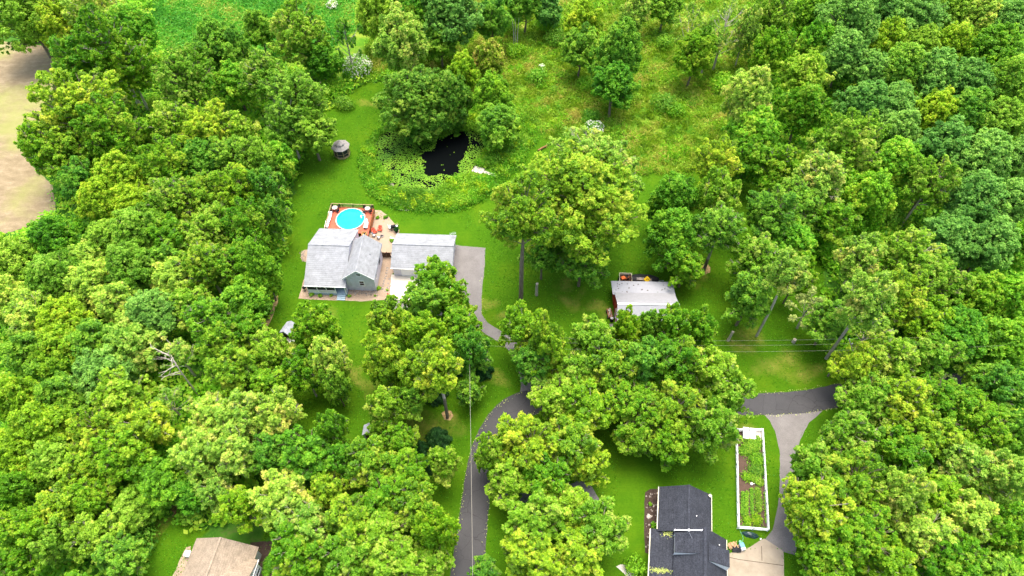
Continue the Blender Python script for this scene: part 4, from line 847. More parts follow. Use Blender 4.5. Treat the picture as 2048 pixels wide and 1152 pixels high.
for i in range(ns):
    x = -2.4+4.8*i/(ns-1); w_ = .85*math.sin(math.pi*min(1, (i+1.2)/(ns*.8)))**.5 if i < ns*.5 else .85*(1-((i-ns*.5)/(ns*.5))**2.2)
    w_ = max(w_, .05)
    for u in (-1, -.6, 0, .6, 1): vs.append((x, u*w_, .95+.25*(1-u*u)-.03*abs(x)))
    for u in (1, 0, -1): vs.append((x, u*w_*.85, .45 if u else .25))
for i in range(ns-1):
    for k in range(8): fs.append((i*8+k, i*8+(k+1)%8, (i+1)*8+(k+1)%8, (i+1)*8+k))
fs += [tuple(range(7,-1,-1)), tuple((ns-1)*8+k for k in range(8))]; mb.add(vs, fs); put('hull', mb, 'black', o)
mb = MB(); mb.box(-1.6,-.2,-.75,-.2,1.0,1.22); mb.box(-.15,1.1,-.8,-.3,.98,1.18); mb.box(-2.2,2.6,-.95,-.88,.5,.62); put('cargo', mb, 'stone', o)
mb = MB(); mb.bar((2.3,0,.4), (3.4,0,.35), .1); mb.box(-1.8,1.8,-.5,-.42,.12,.2); put('trailer_frame', mb, 'grey_metal', o)
for s in (-.8, .8): mb = MB(); mb.tube([(-.5,s-.1,.3), (-.5,s+.1,.3)], [.3, .3], 12); put('wheel', mb, 'black', o)
p = at(1294, 558.5, 1.45); o = root('warning_sign', (p[0], p[1]-.05, 0), math.radians(-3), 'yellow diamond warning sign with black curve arrow behind the barn', 'sign')
mb = MB(); s = .62; n_ = Vector((0,-.72,.70)).normalized(); up = Vector((0,.70,.72)); c = Vector((0,0,1.5))
def sg(x, y, d=0): return c+Vector((1,0,0))*x+up*y+n_*d
mb.add([sg(-s,0),sg(0,-s),sg(s,0),sg(0,s),sg(-s,0,-.02),sg(0,-s,-.02),sg(s,0,-.02),sg(0,s,-.02)], [(0,1,2,3),(7,6,5,4),(0,4,5,1),(1,5,6,2),(2,6,7,3),(3,7,4,0)]); f = put('plate', mb, 'yellow_sign', o)
mb = MB(); mb.add([sg(-.25,-.1,.004),sg(-.18,-.14,.004),sg(.02,.04,.004),sg(.2,.0,.004),sg(.2,.08,.004),sg(-.02,.12,.004)], [(0,1,2,5),(2,3,4,5)]); mb.add([sg(.18,-.07,.004),sg(.34,.05,.004),sg(.17,.14,.004)], [(0,1,2)]); put('arrow', mb, 'black', f)
mb = MB(); mb.bar((0,.04,0), (0,.04,1.45), .06); put('post', mb, 'pole_wood', o)
p = at(1229, 630); o = root('scrap_cart', (p[0]-.9, p[1], 0), .1, "rusty cart loaded with scrap at the barn's red end", 'cart'); mb = MB(); mb.box(-.4,.4,-.9,.9,.3,.7); put('box', mb, 'rust', o)
mb = MB(); mb.bar((-.3,-.6,.72), (.2,.8,.95), .12); mb.bar((.2,-.7,.75), (-.1,.3,1.0), .08); mb.rock((0,.4,.8), .25); put('load', mb, 'stone_pale', o)
for sy in (-.6, .6): mb = MB(); mb.tube([(-.5,sy,.25), (.5,sy,.25)], [.25, .25], 10); put('wheel', mb, 'black', o)
p = at(1226, 642); o = root('dark_barrel', (p[0]-.3, p[1], 0), 0, 'dark barrel by the near corner of the barn red wall', 'barrel'); mb = MB(); mb.cone((0,0,0), .28, .32, .45, 14); mb.cone((0,0,.45), .32, .28, .45, 14); put('body', mb, 'black', o); mb = MB(); mb.disc((0,0,.9), .26, 14, .04); put('lid', mb, 'grey_metal', o)
sheet('concrete_pad', [(1218,648),(1232,647),(1233,657),(1218,657)], 'asphalt_old', .012)

# ------------------------------------------------------------------ sheds in the front lawn
def shed(px, py, wd, dp, rz, lab, mat='roof_shed', h=2.0):
    p = at(px, py, h+.5); o = root('garden_shed', (p[0], p[1], 0), math.radians(rz), lab, 'shed')
    mb = MB(); mb.ext([(-wd/2+.15,0),(wd/2-.15,0),(wd/2-.15,h-.04),(0,h+.74),(-wd/2+.15,h-.04)], -dp/2+.2, dp/2-.2); put('wall', mb, 'siding_blue', o)
    mb = MB(); mb.slab([(-wd/2,-dp/2,h),(-wd/2,dp/2,h),(0,dp/2,h+.9),(0,-dp/2,h+.9)], .1); mb.slab([(0,-dp/2,h+.9),(0,dp/2,h+.9),(wd/2,dp/2,h),(wd/2,-dp/2,h)], .1); put('roof', mb, mat, o)
    mb = MB(); mb.box(-.5,.5,-dp/2+.15,-dp/2+.2,.05,1.9); put('door', mb, 'wood_dark', o)
shed(576, 655, 2.3, 2.4, -22, 'small shed with smooth grey roof at the shaded lawn edge'); shed(737, 858, 1.9, 1.7, -3, 'tiny shed with blue-grey roof under the front lawn trees', h=1.6)
p = at(590, 684); o = root('tarp_stack', p, .4, 'heap of silvery tarps and pipes below the grey shed roof', 'pile'); mb = MB()
for k in range(9): mb.bar((random.uniform(-1.2,1.2), random.uniform(-1,1), .3+.1*k), (random.uniform(-1.2,1.2), random.uniform(-1,1), .4+.1*k), .16, .1)
put('pipes', mb, 'grey_metal', o); mb = MB(); mb.slab([(.1,-.9,.9),(.9,-.6,1.1),(.7,.8,1.3),(-.1,.5,1.0)], .06); mb.slab([(-1.1,-.2,.8),(-.2,.1,1.1),(-.5,.9,1.2),(-1.2,.6,.7)], .06); put('tarp', mb, 'stone_pale', o)

# ------------------------------------------------------------------ poles and wires
def pole(px, py, h, lab, arm=True):
    o = root('utility_pole', at(px, py), 0, lab, 'utility pole'); mb = MB(); mb.tube([(0,0,0), (0,0,h)], [.17, .11], 10); put('shaft', mb, 'pole_wood', o)
    if arm: mb = MB(); mb.bar((0,-1.1,h-.4), (0,1.1,h-.4), .12, .1); put('crossarm', mb, 'pole_wood', o)
    for s in (-1, 0, 1): mb = MB(); mb.cone((0,s,h-.32 if s else h), .07, .04, .18, 8); put('insulator', mb, 'white_paint', o)
    return at(px, py)
a_ = pole(1656, 752, 10, 'grey utility pole leaning into the roadside clump at right'); b_ = pole(944, 742, 10, 'utility pole hidden under the twin crown below the house')
def wire(p, q, sag, lab, r=.010):
    mb = MB(); p, q = Vector(p), Vector(q); pts = [p.lerp(q, k/24)-Vector((0,0,sag*4*(k/24)*(1-k/24))) for k in range(25)]; mb.tube(pts, [r]*25, 5); tag(put('power_line', mb, 'wire'), lab, 'wire', 'overhead wires')
for s, nm in ((-1,'near'),(0,'middle'),(1,'far')): wire((a_[0],a_[1]+s,9.85+.2*(s==0)), (b_[0],b_[1]+s,9.85+.2*(s==0)), 1.2, f'{nm} of three parallel wires crossing above the right lawn')
wire((b_[0],b_[1]-.2,9.4), (-4.5, 14, 9.5), .9, 'single thick wire running down over the asphalt road', .03)
for s, nm in ((-1,'near'),(1,'far')): wire((a_[0],a_[1]+s,9.85), (a_[0]+42, a_[1]+2+s, 10.5), .9, f'{nm} wire continuing right from the leaning pole')
def stump(px, py, h, r, lab, lean=(0,0)):
    o = root('stump', at(px, py), 0, lab, 'stump'); mb = MB(); mb.tube([(0,0,-.05), (lean[0]*.5,lean[1]*.5,h*.5), (lean[0],lean[1],h)], [r*1.2, r, r*.95], 9); put('wood', mb, 'bark_pale', o)
stump(1456, 681, 2.6, .22, 'short pale broken trunk standing on the right lawn', (.2,.1)); stump(1587, 684, .8, .3, 'pale stump in front of the tan half-dead tree'); stump(1073, 590, 3.4, .24, 'short tan trunk right of the tall bare one, mid lawn')

# ------------------------------------------------------------------ dark-roofed house
K_ = root('dark_roof_house', (21.2, 36.3, 0), math.radians(-9.3), 'house with charcoal shingle roof at the bottom right', 'house')
# local: +x right, -y towards the camera foot
mb = MB(); mb.ext([(.25,0),(7.15,0),(7.15,2.75),(3.75,5.0),(.25,2.75)], -6.2, -.3); put('wall', mb, 'siding_white', K_)
mb = MB(); mb.slab([(0,.0,2.8),(0,-6.4,2.8),(3.8,-6.4,5.2),(3.8,.0,5.2)], .14); mb.slab([(3.8,0,5.2),(3.8,-6.4,5.2),(7.4,-6.4,2.8),(7.4,0,2.8)], .14); mb.bar((3.8,0,5.22), (3.8,-6.4,5.22), .3, .06); put('roof', mb, 'roof_dark', K_)
put('gutter', MB().bar((-.06,0,2.74), (-.06,-6.1,2.74), .1, .16), 'cream', K_); put('gutter', MB().bar((7.46,0,2.74), (7.46,-6.0,2.74), .07, .13), 'cream', K_)
yb, yf = -6.05, -15.5
mb = MB(); mb.ext([(2.35,0),(9.15,0),(9.15,2.75),(5.75,6.0),(2.35,3.5)], yf+.3, yb-.3); put('wall', mb, 'siding_white', K_)
mb = MB(); mb.ext([(-.55,0),(2.345,0),(2.345,3.2),(-.55,2.25)], yf+.3, yb-.3); put('wall', mb, 'siding_white', K_)
mb = MB(); mb.slab([(2.1,yb,3.72),(2.1,yf,3.72),(5.75,yf,6.35),(5.75,yb,6.35)], .14); mb.slab([(5.75,yb,6.35),(5.75,yf,6.35),(9.4,yf,2.8),(9.4,yb,2.8)], .14); mb.bar((5.75,yb,6.37), (5.75,yf,6.37), .34, .06); put('roof', mb, 'roof_dark', K_)
mb = MB(); mb.slab([(-.85,yb,2.35),(-.85,yf,2.35),(2.34,yf,3.36),(2.34,yb,3.36)], .13); put('roof', mb, 'roof_dark', K_, label='low lean-to roof littered with leaves')
put('gutter', MB().bar((-.92,yb,2.28), (-.92,yf,2.28), .12, .16), 'cream', K_); put('gutter', MB().bar((9.47,yb,2.72), (9.47,yf,2.72), .07, .13), 'cream', K_)
def dormer(x_in, x_out, z_in, z_out, ya, yb_, zbase_in, zbase_out):
    d = put('dormer', MB().slab([(x_in,ya,z_in),(x_in,yb_,z_in),(x_out,yb_,z_out),(x_out,ya,z_out)], .12), 'roof_dark', K_)
    mb = MB(); y = yb_-.02; mb.add([(x_in,y,zbase_in),(x_out,y,zbase_out),(x_out,y,z_out-.13),(x_in,y,z_in-.13)], [(0,1,2,3)])
    mb.add([(x_in,ya-.1,zbase_in),(x_out,ya-.1,zbase_out),(x_out,ya-.1,z_out-.13),(x_in,ya-.1,z_in-.13)], [(0,1,2,3)])
    xo = x_out-.12*(1 if x_out > x_in else -1); mb.add([(xo,ya-.1,zbase_out-.0),(xo,y+.01,zbase_out),(xo,y+.01,z_out-.13),(xo,ya-.1,z_out-.13)], [(0,1,2,3)]); put('cheek', mb, 'white_paint', d)
dormer(5.2, 2.05, 6.06, 4.85, -6.9, -9.5, 5.8, 3.5); dormer(6.3, 9.35, 5.98, 4.55, -8.0, -10.2, 5.6, 2.9)
for (x, y, z, nm) in ((8.1, -7.4, 4.1, ''), (5.0, -4.0, 4.3, '')):
    mb = MB(); mb.cone((x,y,z-.1), .08, .07, .35, 8); put('vent_pipe', mb, 'white_paint', K_)
mb = MB(); mb.box(2.2,2.7,-7.0,-6.75,3.5,4.2); put('chimney_cap', mb, 'grey_metal', K_)
# leaf litter on the lean-to valley
q = np.column_stack([rng.normal(.6, .75, 260), rng.normal(-11.6, .18, 260)]); q = np.vstack([q, np.column_stack([rng.normal(1.4, .4, 120), rng.normal(-6.5, .3, 120)])]); q = q[(q[:, 0] > -.8) & (q[:, 0] < 2.25)&(q[:,1]<yb)]
P = np.column_stack([q, 2.36+(q[:, 0]+.85)*.3166+.05]); V, F, vv = leaves(P, np.tile([-.3, 0, 1.], (len(P), 1))+rng.normal(size=P.shape)*.2, rng.uniform(.05, .16, len(P)), rng.random(len(P))); lo_ = put('leaf_litter', fastmesh('leaf_litter', V, F, vv, 'leafT'), None, K_); lo_['kind'] = 'stuff'
p = local(K_, 3.55, -6.9, 4.7); o = root('roof_antenna', p, math.radians(-6), 'white television antenna standing on the charcoal roof', 'antenna')
mb = MB(); mb.bar((0,0,0), (0,0,2.2), .06); put('mast', mb, 'grey_metal', o)
for a0, L0 in ((.10, 1.7), (.10+math.pi, 1.9)): mb = MB(); mb.bar((0,0,2.0), (L0*math.cos(a0), L0*math.sin(a0), 2.0), .10, .05); mb.bar((L0*math.cos(a0)-.1, L0*math.sin(a0)-.1, 2.0), (L0*math.cos(a0)+.1, L0*math.sin(a0)+.1, 2.0), .12, .12); put('arm', mb, 'white_paint', o)
for dx, dy in ((1.5,1.0),(1.3,-1.6),(-1.0,.6)): mb = MB(); mb.bar((0,0,1.6), (dx,dy,.15), .03); put('stay', mb, 'grey_metal', o)
mb = MB(); mb.cone((0,0,2.05), .18, .06, .14, 10); put('head', mb, 'white_paint', o)
p = local(K_, 7.15, -.55, 2.9); o = root('satellite_dish', p, .6, 'small cream dish on the charcoal roof near the garden', 'dish'); mb = MB(); mb.cone((.15,.15,.35), .08, .22, .07, 14); put('dish', mb, 'cream', o); mb = MB(); mb.bar((0,0,0), (.12,.12,.4), .05); mb.bar((.15,.15,.45), (.25,.35,.8), .03); put('arm', mb, 'grey_metal', o)
mb = MB()
for k in range(70): mb.rock(at(random.uniform(1292,1320), random.uniform(985,1100), .05), random.uniform(.06, .18))
tag(put('bed_stones', mb, 'stone'), 'stones scattered in the dark bed left of the charcoal roof', 'rocks', kind='stuff')
mb = MB(); mb.rock(at(1298, 1033, .1), .38, .5); tag(put('boulder', mb, 'stone_pale'), 'single pale boulder in the dark flower bed', 'boulder')
for i, (x, y, r, c) in enumerate([(1310,1052,.7,'E'),(1306,1075,.6,'S'),(1298,1010,.4,'O')]):
    low_bush(x, y, r, c, f"{['glossy','shady','sparse'][i]} plant in the dark bed beside the charcoal-roofed house", 'garden_plant', 'plant', 'plants in the dark flower bed', n=350)

# ------------------------------------------------------------------ fenced garden
gc = [at(1474,858,.95), at(1526,858,.95), at(1538,1058,.95), at(1478,1053,.95)]
gcv = [Vector((x, y, 0)) for x, y, z in gc]
o = root('picket_fence', gcv[3], 0, 'long white rail fence enclosing the vegetable garden', 'fence'); org = gcv[3]
for i in range(4):
    a_, b_ = gcv[i]-org, gcv[(i+1)%4]-org; L = (b_-a_).length; mb = MB(); u = (b_-a_).normalized()
    for z in (.25, .6, .97): mb.bar(a_+u*.08+Vector((0,0,z)), b_-u*.08+Vector((0,0,z)), .07 if z < .9 else .15, .12 if z < .9 else .05)
    put('rail', mb, 'white_paint', o); k = max(2, round(L/2.0))
    for j in range(k): p = a_.lerp(b_, j/k); mb = MB(); mb.bar(p, p+Vector((0,0,1.05)), .14); mb.cone((p.x,p.y,1.05), .12, .01, .12, 4, .78); put('post', mb, 'white_paint', o)
p = at(1499, 867, .5); o = root('cold_frame', (p[0], p[1], 0), math.radians(-9), 'white lidded cold frame in the garden top corner', 'cold frame'); mb = MB(); mb.box(-.95,.95,-.85,.85,0,.45); put('box', mb, 'siding_white', o)
for k in range(2): mb = MB(); mb.slab([(-.98+1.0*k,-.88,.46),(-.06+1.0*k,-.88,.46),(-.06+1.0*k,.88,.72),(-.98+1.0*k,.88,.72)], .05); put('lid', mb, 'white_paint', o)
mb = MB(); mb.box(1.1,1.9,-.7,.8,0,.3); put('side_tray', mb, 'stone_pale', o)
rows = [(1485,985,1484,1030,'M',.30,'sparse row nearest the left fence'),(1493,985,1492,1030,'M',.30,'second sparse row from the left fence'),(1502,978,1504,1028,'M',.28,'middle row of seedlings'),(1514,978,1518,1022,'H',.6,'dense vivid green row'),(1530,985,1533,1045,'M',.25,'thin row along the right fence'),
        (1492,1040,1496,1046,'R',.85,'leafy clump at the bottom left of the garden'),(1512,1034,1514,1046,'R',.8,'leafy clump at the bottom right of the garden'),(1488,954,1500,955,'E',.8,'low bright bed halfway up'),(1504,940,1524,944,'H',1.1,'wide bright patch in the middle'),(1505,915,1520,925,'E',1.3,'large leafy patch above the middle'),
        (1492,895,1512,892,'M',1.3,'tall bushy plants near the cold frame'),(1498,880,1520,884,'O',.9,'mixed plants under the cold frame'),(1484,900,1486,906,'M',.8,'bush beside the left fence top'),(1505,956,1522,966,'Q',.8,'yellowish band of ground cover')]
for x0_, y0_, x1_, y1_, c, wd, l in rows:
    a_, b_ = np.array(at(x0_, y0_)[:2]), np.array(at(x1_, y1_)[:2]); L = np.linalg.norm(b_-a_); n = int(520*(L+wd)*max(wd, .6))
    u = rng.random(n); C = a_+(b_-a_)*u[:, None]+rng.normal(size=(n, 2))*wd*.38; P = np.column_stack([C, rng.uniform(.05, .22+.3*wd, n)])
    V, F, vv = leaves(P, unit(rng, n)*.6+np.array([0, 0, .8]), rng.uniform(.08, .2, n), rng.random(n), 1.5); tag(put('vegetable_row', fastmesh('vegetable_row', V, F, vv, 'leaf'+c), None), f'vegetables in the fenced garden, {l}', 'vegetables', 'vegetable rows in the fenced garden')
p = at(1503, 968, .2); o = root('watering_can', (p[0], p[1], 0), 0, 'pale bucket-like watering can in mid garden', 'watering can'); mb = MB(); mb.cone((0,0,0), .16, .2, .35, 12); put('body', mb, 'white_paint', o); mb = MB(); mb.tube([(.12,0,.1), (.42,0,.42)], [.03, .05], 8); put('spout', mb, 'white_paint', o)
p = at(1501, 1070); o = root('tarp_heap', p, math.radians(-12), 'dark green tarp heaped below the white garden fence', 'tarp'); mb = MB(); n = 12; vs = [(0,0,.55)]; 
for r_, z in ((.5,.5),(.8,.28),(1.0,.0)): vs += [(1.25*r_*math.cos(6.283*k/n)*random.uniform(.9,1.1), .48*r_*math.sin(6.283*k/n)*random.uniform(.85,1.1), z*random.uniform(.8,1.2)) for k in range(n)]
fs = [(0, 1+k, 1+(k+1)%n) for k in range(n)]+[(1+i*n+k, 1+(i+1)*n+k, 1+(i+1)*n+(k+1)%n, 1+i*n+(k+1)%n) for i in range(2) for k in range(n)]
mb.add(vs, fs); put('sheet', mb, 'tarp_dark', o)
p = at(1466, 1092); o = root('wood_pile', p, .2, 'firewood heap at the charcoal roof corner by the slab', 'wood pile')
for k in range(26): mb = MB(); x, y = random.uniform(-.75,.75), random.uniform(-.3,.3); a0 = random.uniform(0, 3.1); mb.tube([(x-.25*math.cos(a0),y-.25*math.sin(a0),.1+.015*k), (x+.25*math.cos(a0),y+.25*math.sin(a0),.14+.015*k)], [.07,.07], 6); put('log', mb, 'firewood', o)
p = at(1483, 1092, .3); o = root('wheeled_bin', (p[0], p[1], 0), .25, 'pale blue bin with green top beside the concrete slab', 'bin'); mb = MB(); mb.box(-.28,.28,-.6,.3,0,.65); put('body', mb, 'white_paint', o); mb = MB(); mb.box(-.3,.3,-.3,.32,.655,.75); put('lid', mb, 'blue_plastic', o); mb = MB(); mb.disc((0,.55,0), .2, 12, .6); put('green_pail', mb, 'hose_green', o)
p = at(1474, 1099, .2); mb = MB(); mb.slab([(p[0]-.7,p[1]-.35,.25),(p[0]+.5,p[1]-.4,.2),(p[0]+.6,p[1]+.3,.5),(p[0]-.6,p[1]+.35,.45)], .1); tag(put('black_sheet', mb, 'black'), 'black plastic sheet between firewood and pale blue bin', 'sheet')
hp = [(1472,900),(1473,960),(1473,1010),(1475,1050),(1480,1062),(1486,1076),(1484,1088)]; mb = MB(); mb.tube([at(x+random.uniform(-.7,.7), y, .04) for x, y in hp], [.03]*len(hp), 6); tag(put('garden_hose', mb, 'hose_green'), 'thin green hose running along the left garden fence', 'hose')
p = at(1521, 1078, .0); mb = MB(); mb.rock((p[0],p[1],.1), .14); tag(put('marker_stone', mb, 'white_paint'), 'small white stone at the tip of the concrete slab', 'stone')

# ------------------------------------------------------------------ tan-roofed house
b0 = at(393.2, 1076.5, 2.8); T_ = root('tan_roof_house', (b0[0], b0[1], 0), math.radians(-7.5), 'white house with weathered tan roof at the bottom left', 'house')
mb = MB(); mb.ext([(.3,0),(8.6,0),(8.6,2.75),(4.3,5.0),(.3,2.75)], -14, -.3); put('wall', mb, 'siding_white', T_)
mb = MB(); mb.slab([(0,0,2.8),(0,-14.3,2.8),(4.3,-14.3,5.15),(4.3,0,5.15)], .14); mb.slab([(4.3,0,5.15),(4.3,-14.3,5.15),(8.9,-14.3,2.75),(8.9,0,2.75)], .14); mb.bar((4.3,0,5.17), (4.3,-14.3,5.17), .28, .06); put('roof', mb, 'roof_tan', T_)
mb = MB(); mb.exty([(-2.0,0),(-10,0),(-10,3.1),(-6,4.9),(-2.0,3.1)][::-1], 5.0, 9.25); put('wall', mb, 'siding_white', T_)
mb = MB(); mb.slab([(4.6,-1.7,3.1),(9.5,-1.7,3.1),(9.5,-6,5.0),(4.6,-6,5.0)], .14); mb.slab([(4.6,-6,5.0),(9.5,-6,5.0),(9.5,-10.3,3.1),(4.6,-10.3,3.1)], .14); put('roof', mb, 'roof_tan', T_, label='side wing roof with dark and rusty stains')
for y in (-2.8, -4.3, -6.6, -8.1):
    for z in (.95, 2.25): window(T_, (9.25,y,z), (0,1,0), 1.15, .9, (1,0,0), mull=0)
mb = MB(); mb.bar((9.56,-1.7,3.02), (9.56,-10.3,3.02), .1, .14); put('gutter', mb, 'white_paint', T_)
p = at(376, 1108, .4); o = root('air_conditioner', (p[0], p[1], 0), math.radians(-7), 'white boxy unit against the tan-roofed house left wall', 'air conditioner'); mb = MB(); mb.box(-.4,.4,-.4,.4,.02,.75); put('casing', mb, 'white_paint', o); mb = MB(); mb.disc((0,0,.755), .3, 16, .03); put('fan_grille', mb, 'white_paint', o)
low_bush(543, 1130, 1.1, 'E', 'round clipped shrub at the white house wall corner', 'round_bush', 'bush', n=1600); low_bush(531, 1148, .7, 'E', 'smaller clipped shrub at the bottom edge by white house', 'round_bush', 'bush', n=800)
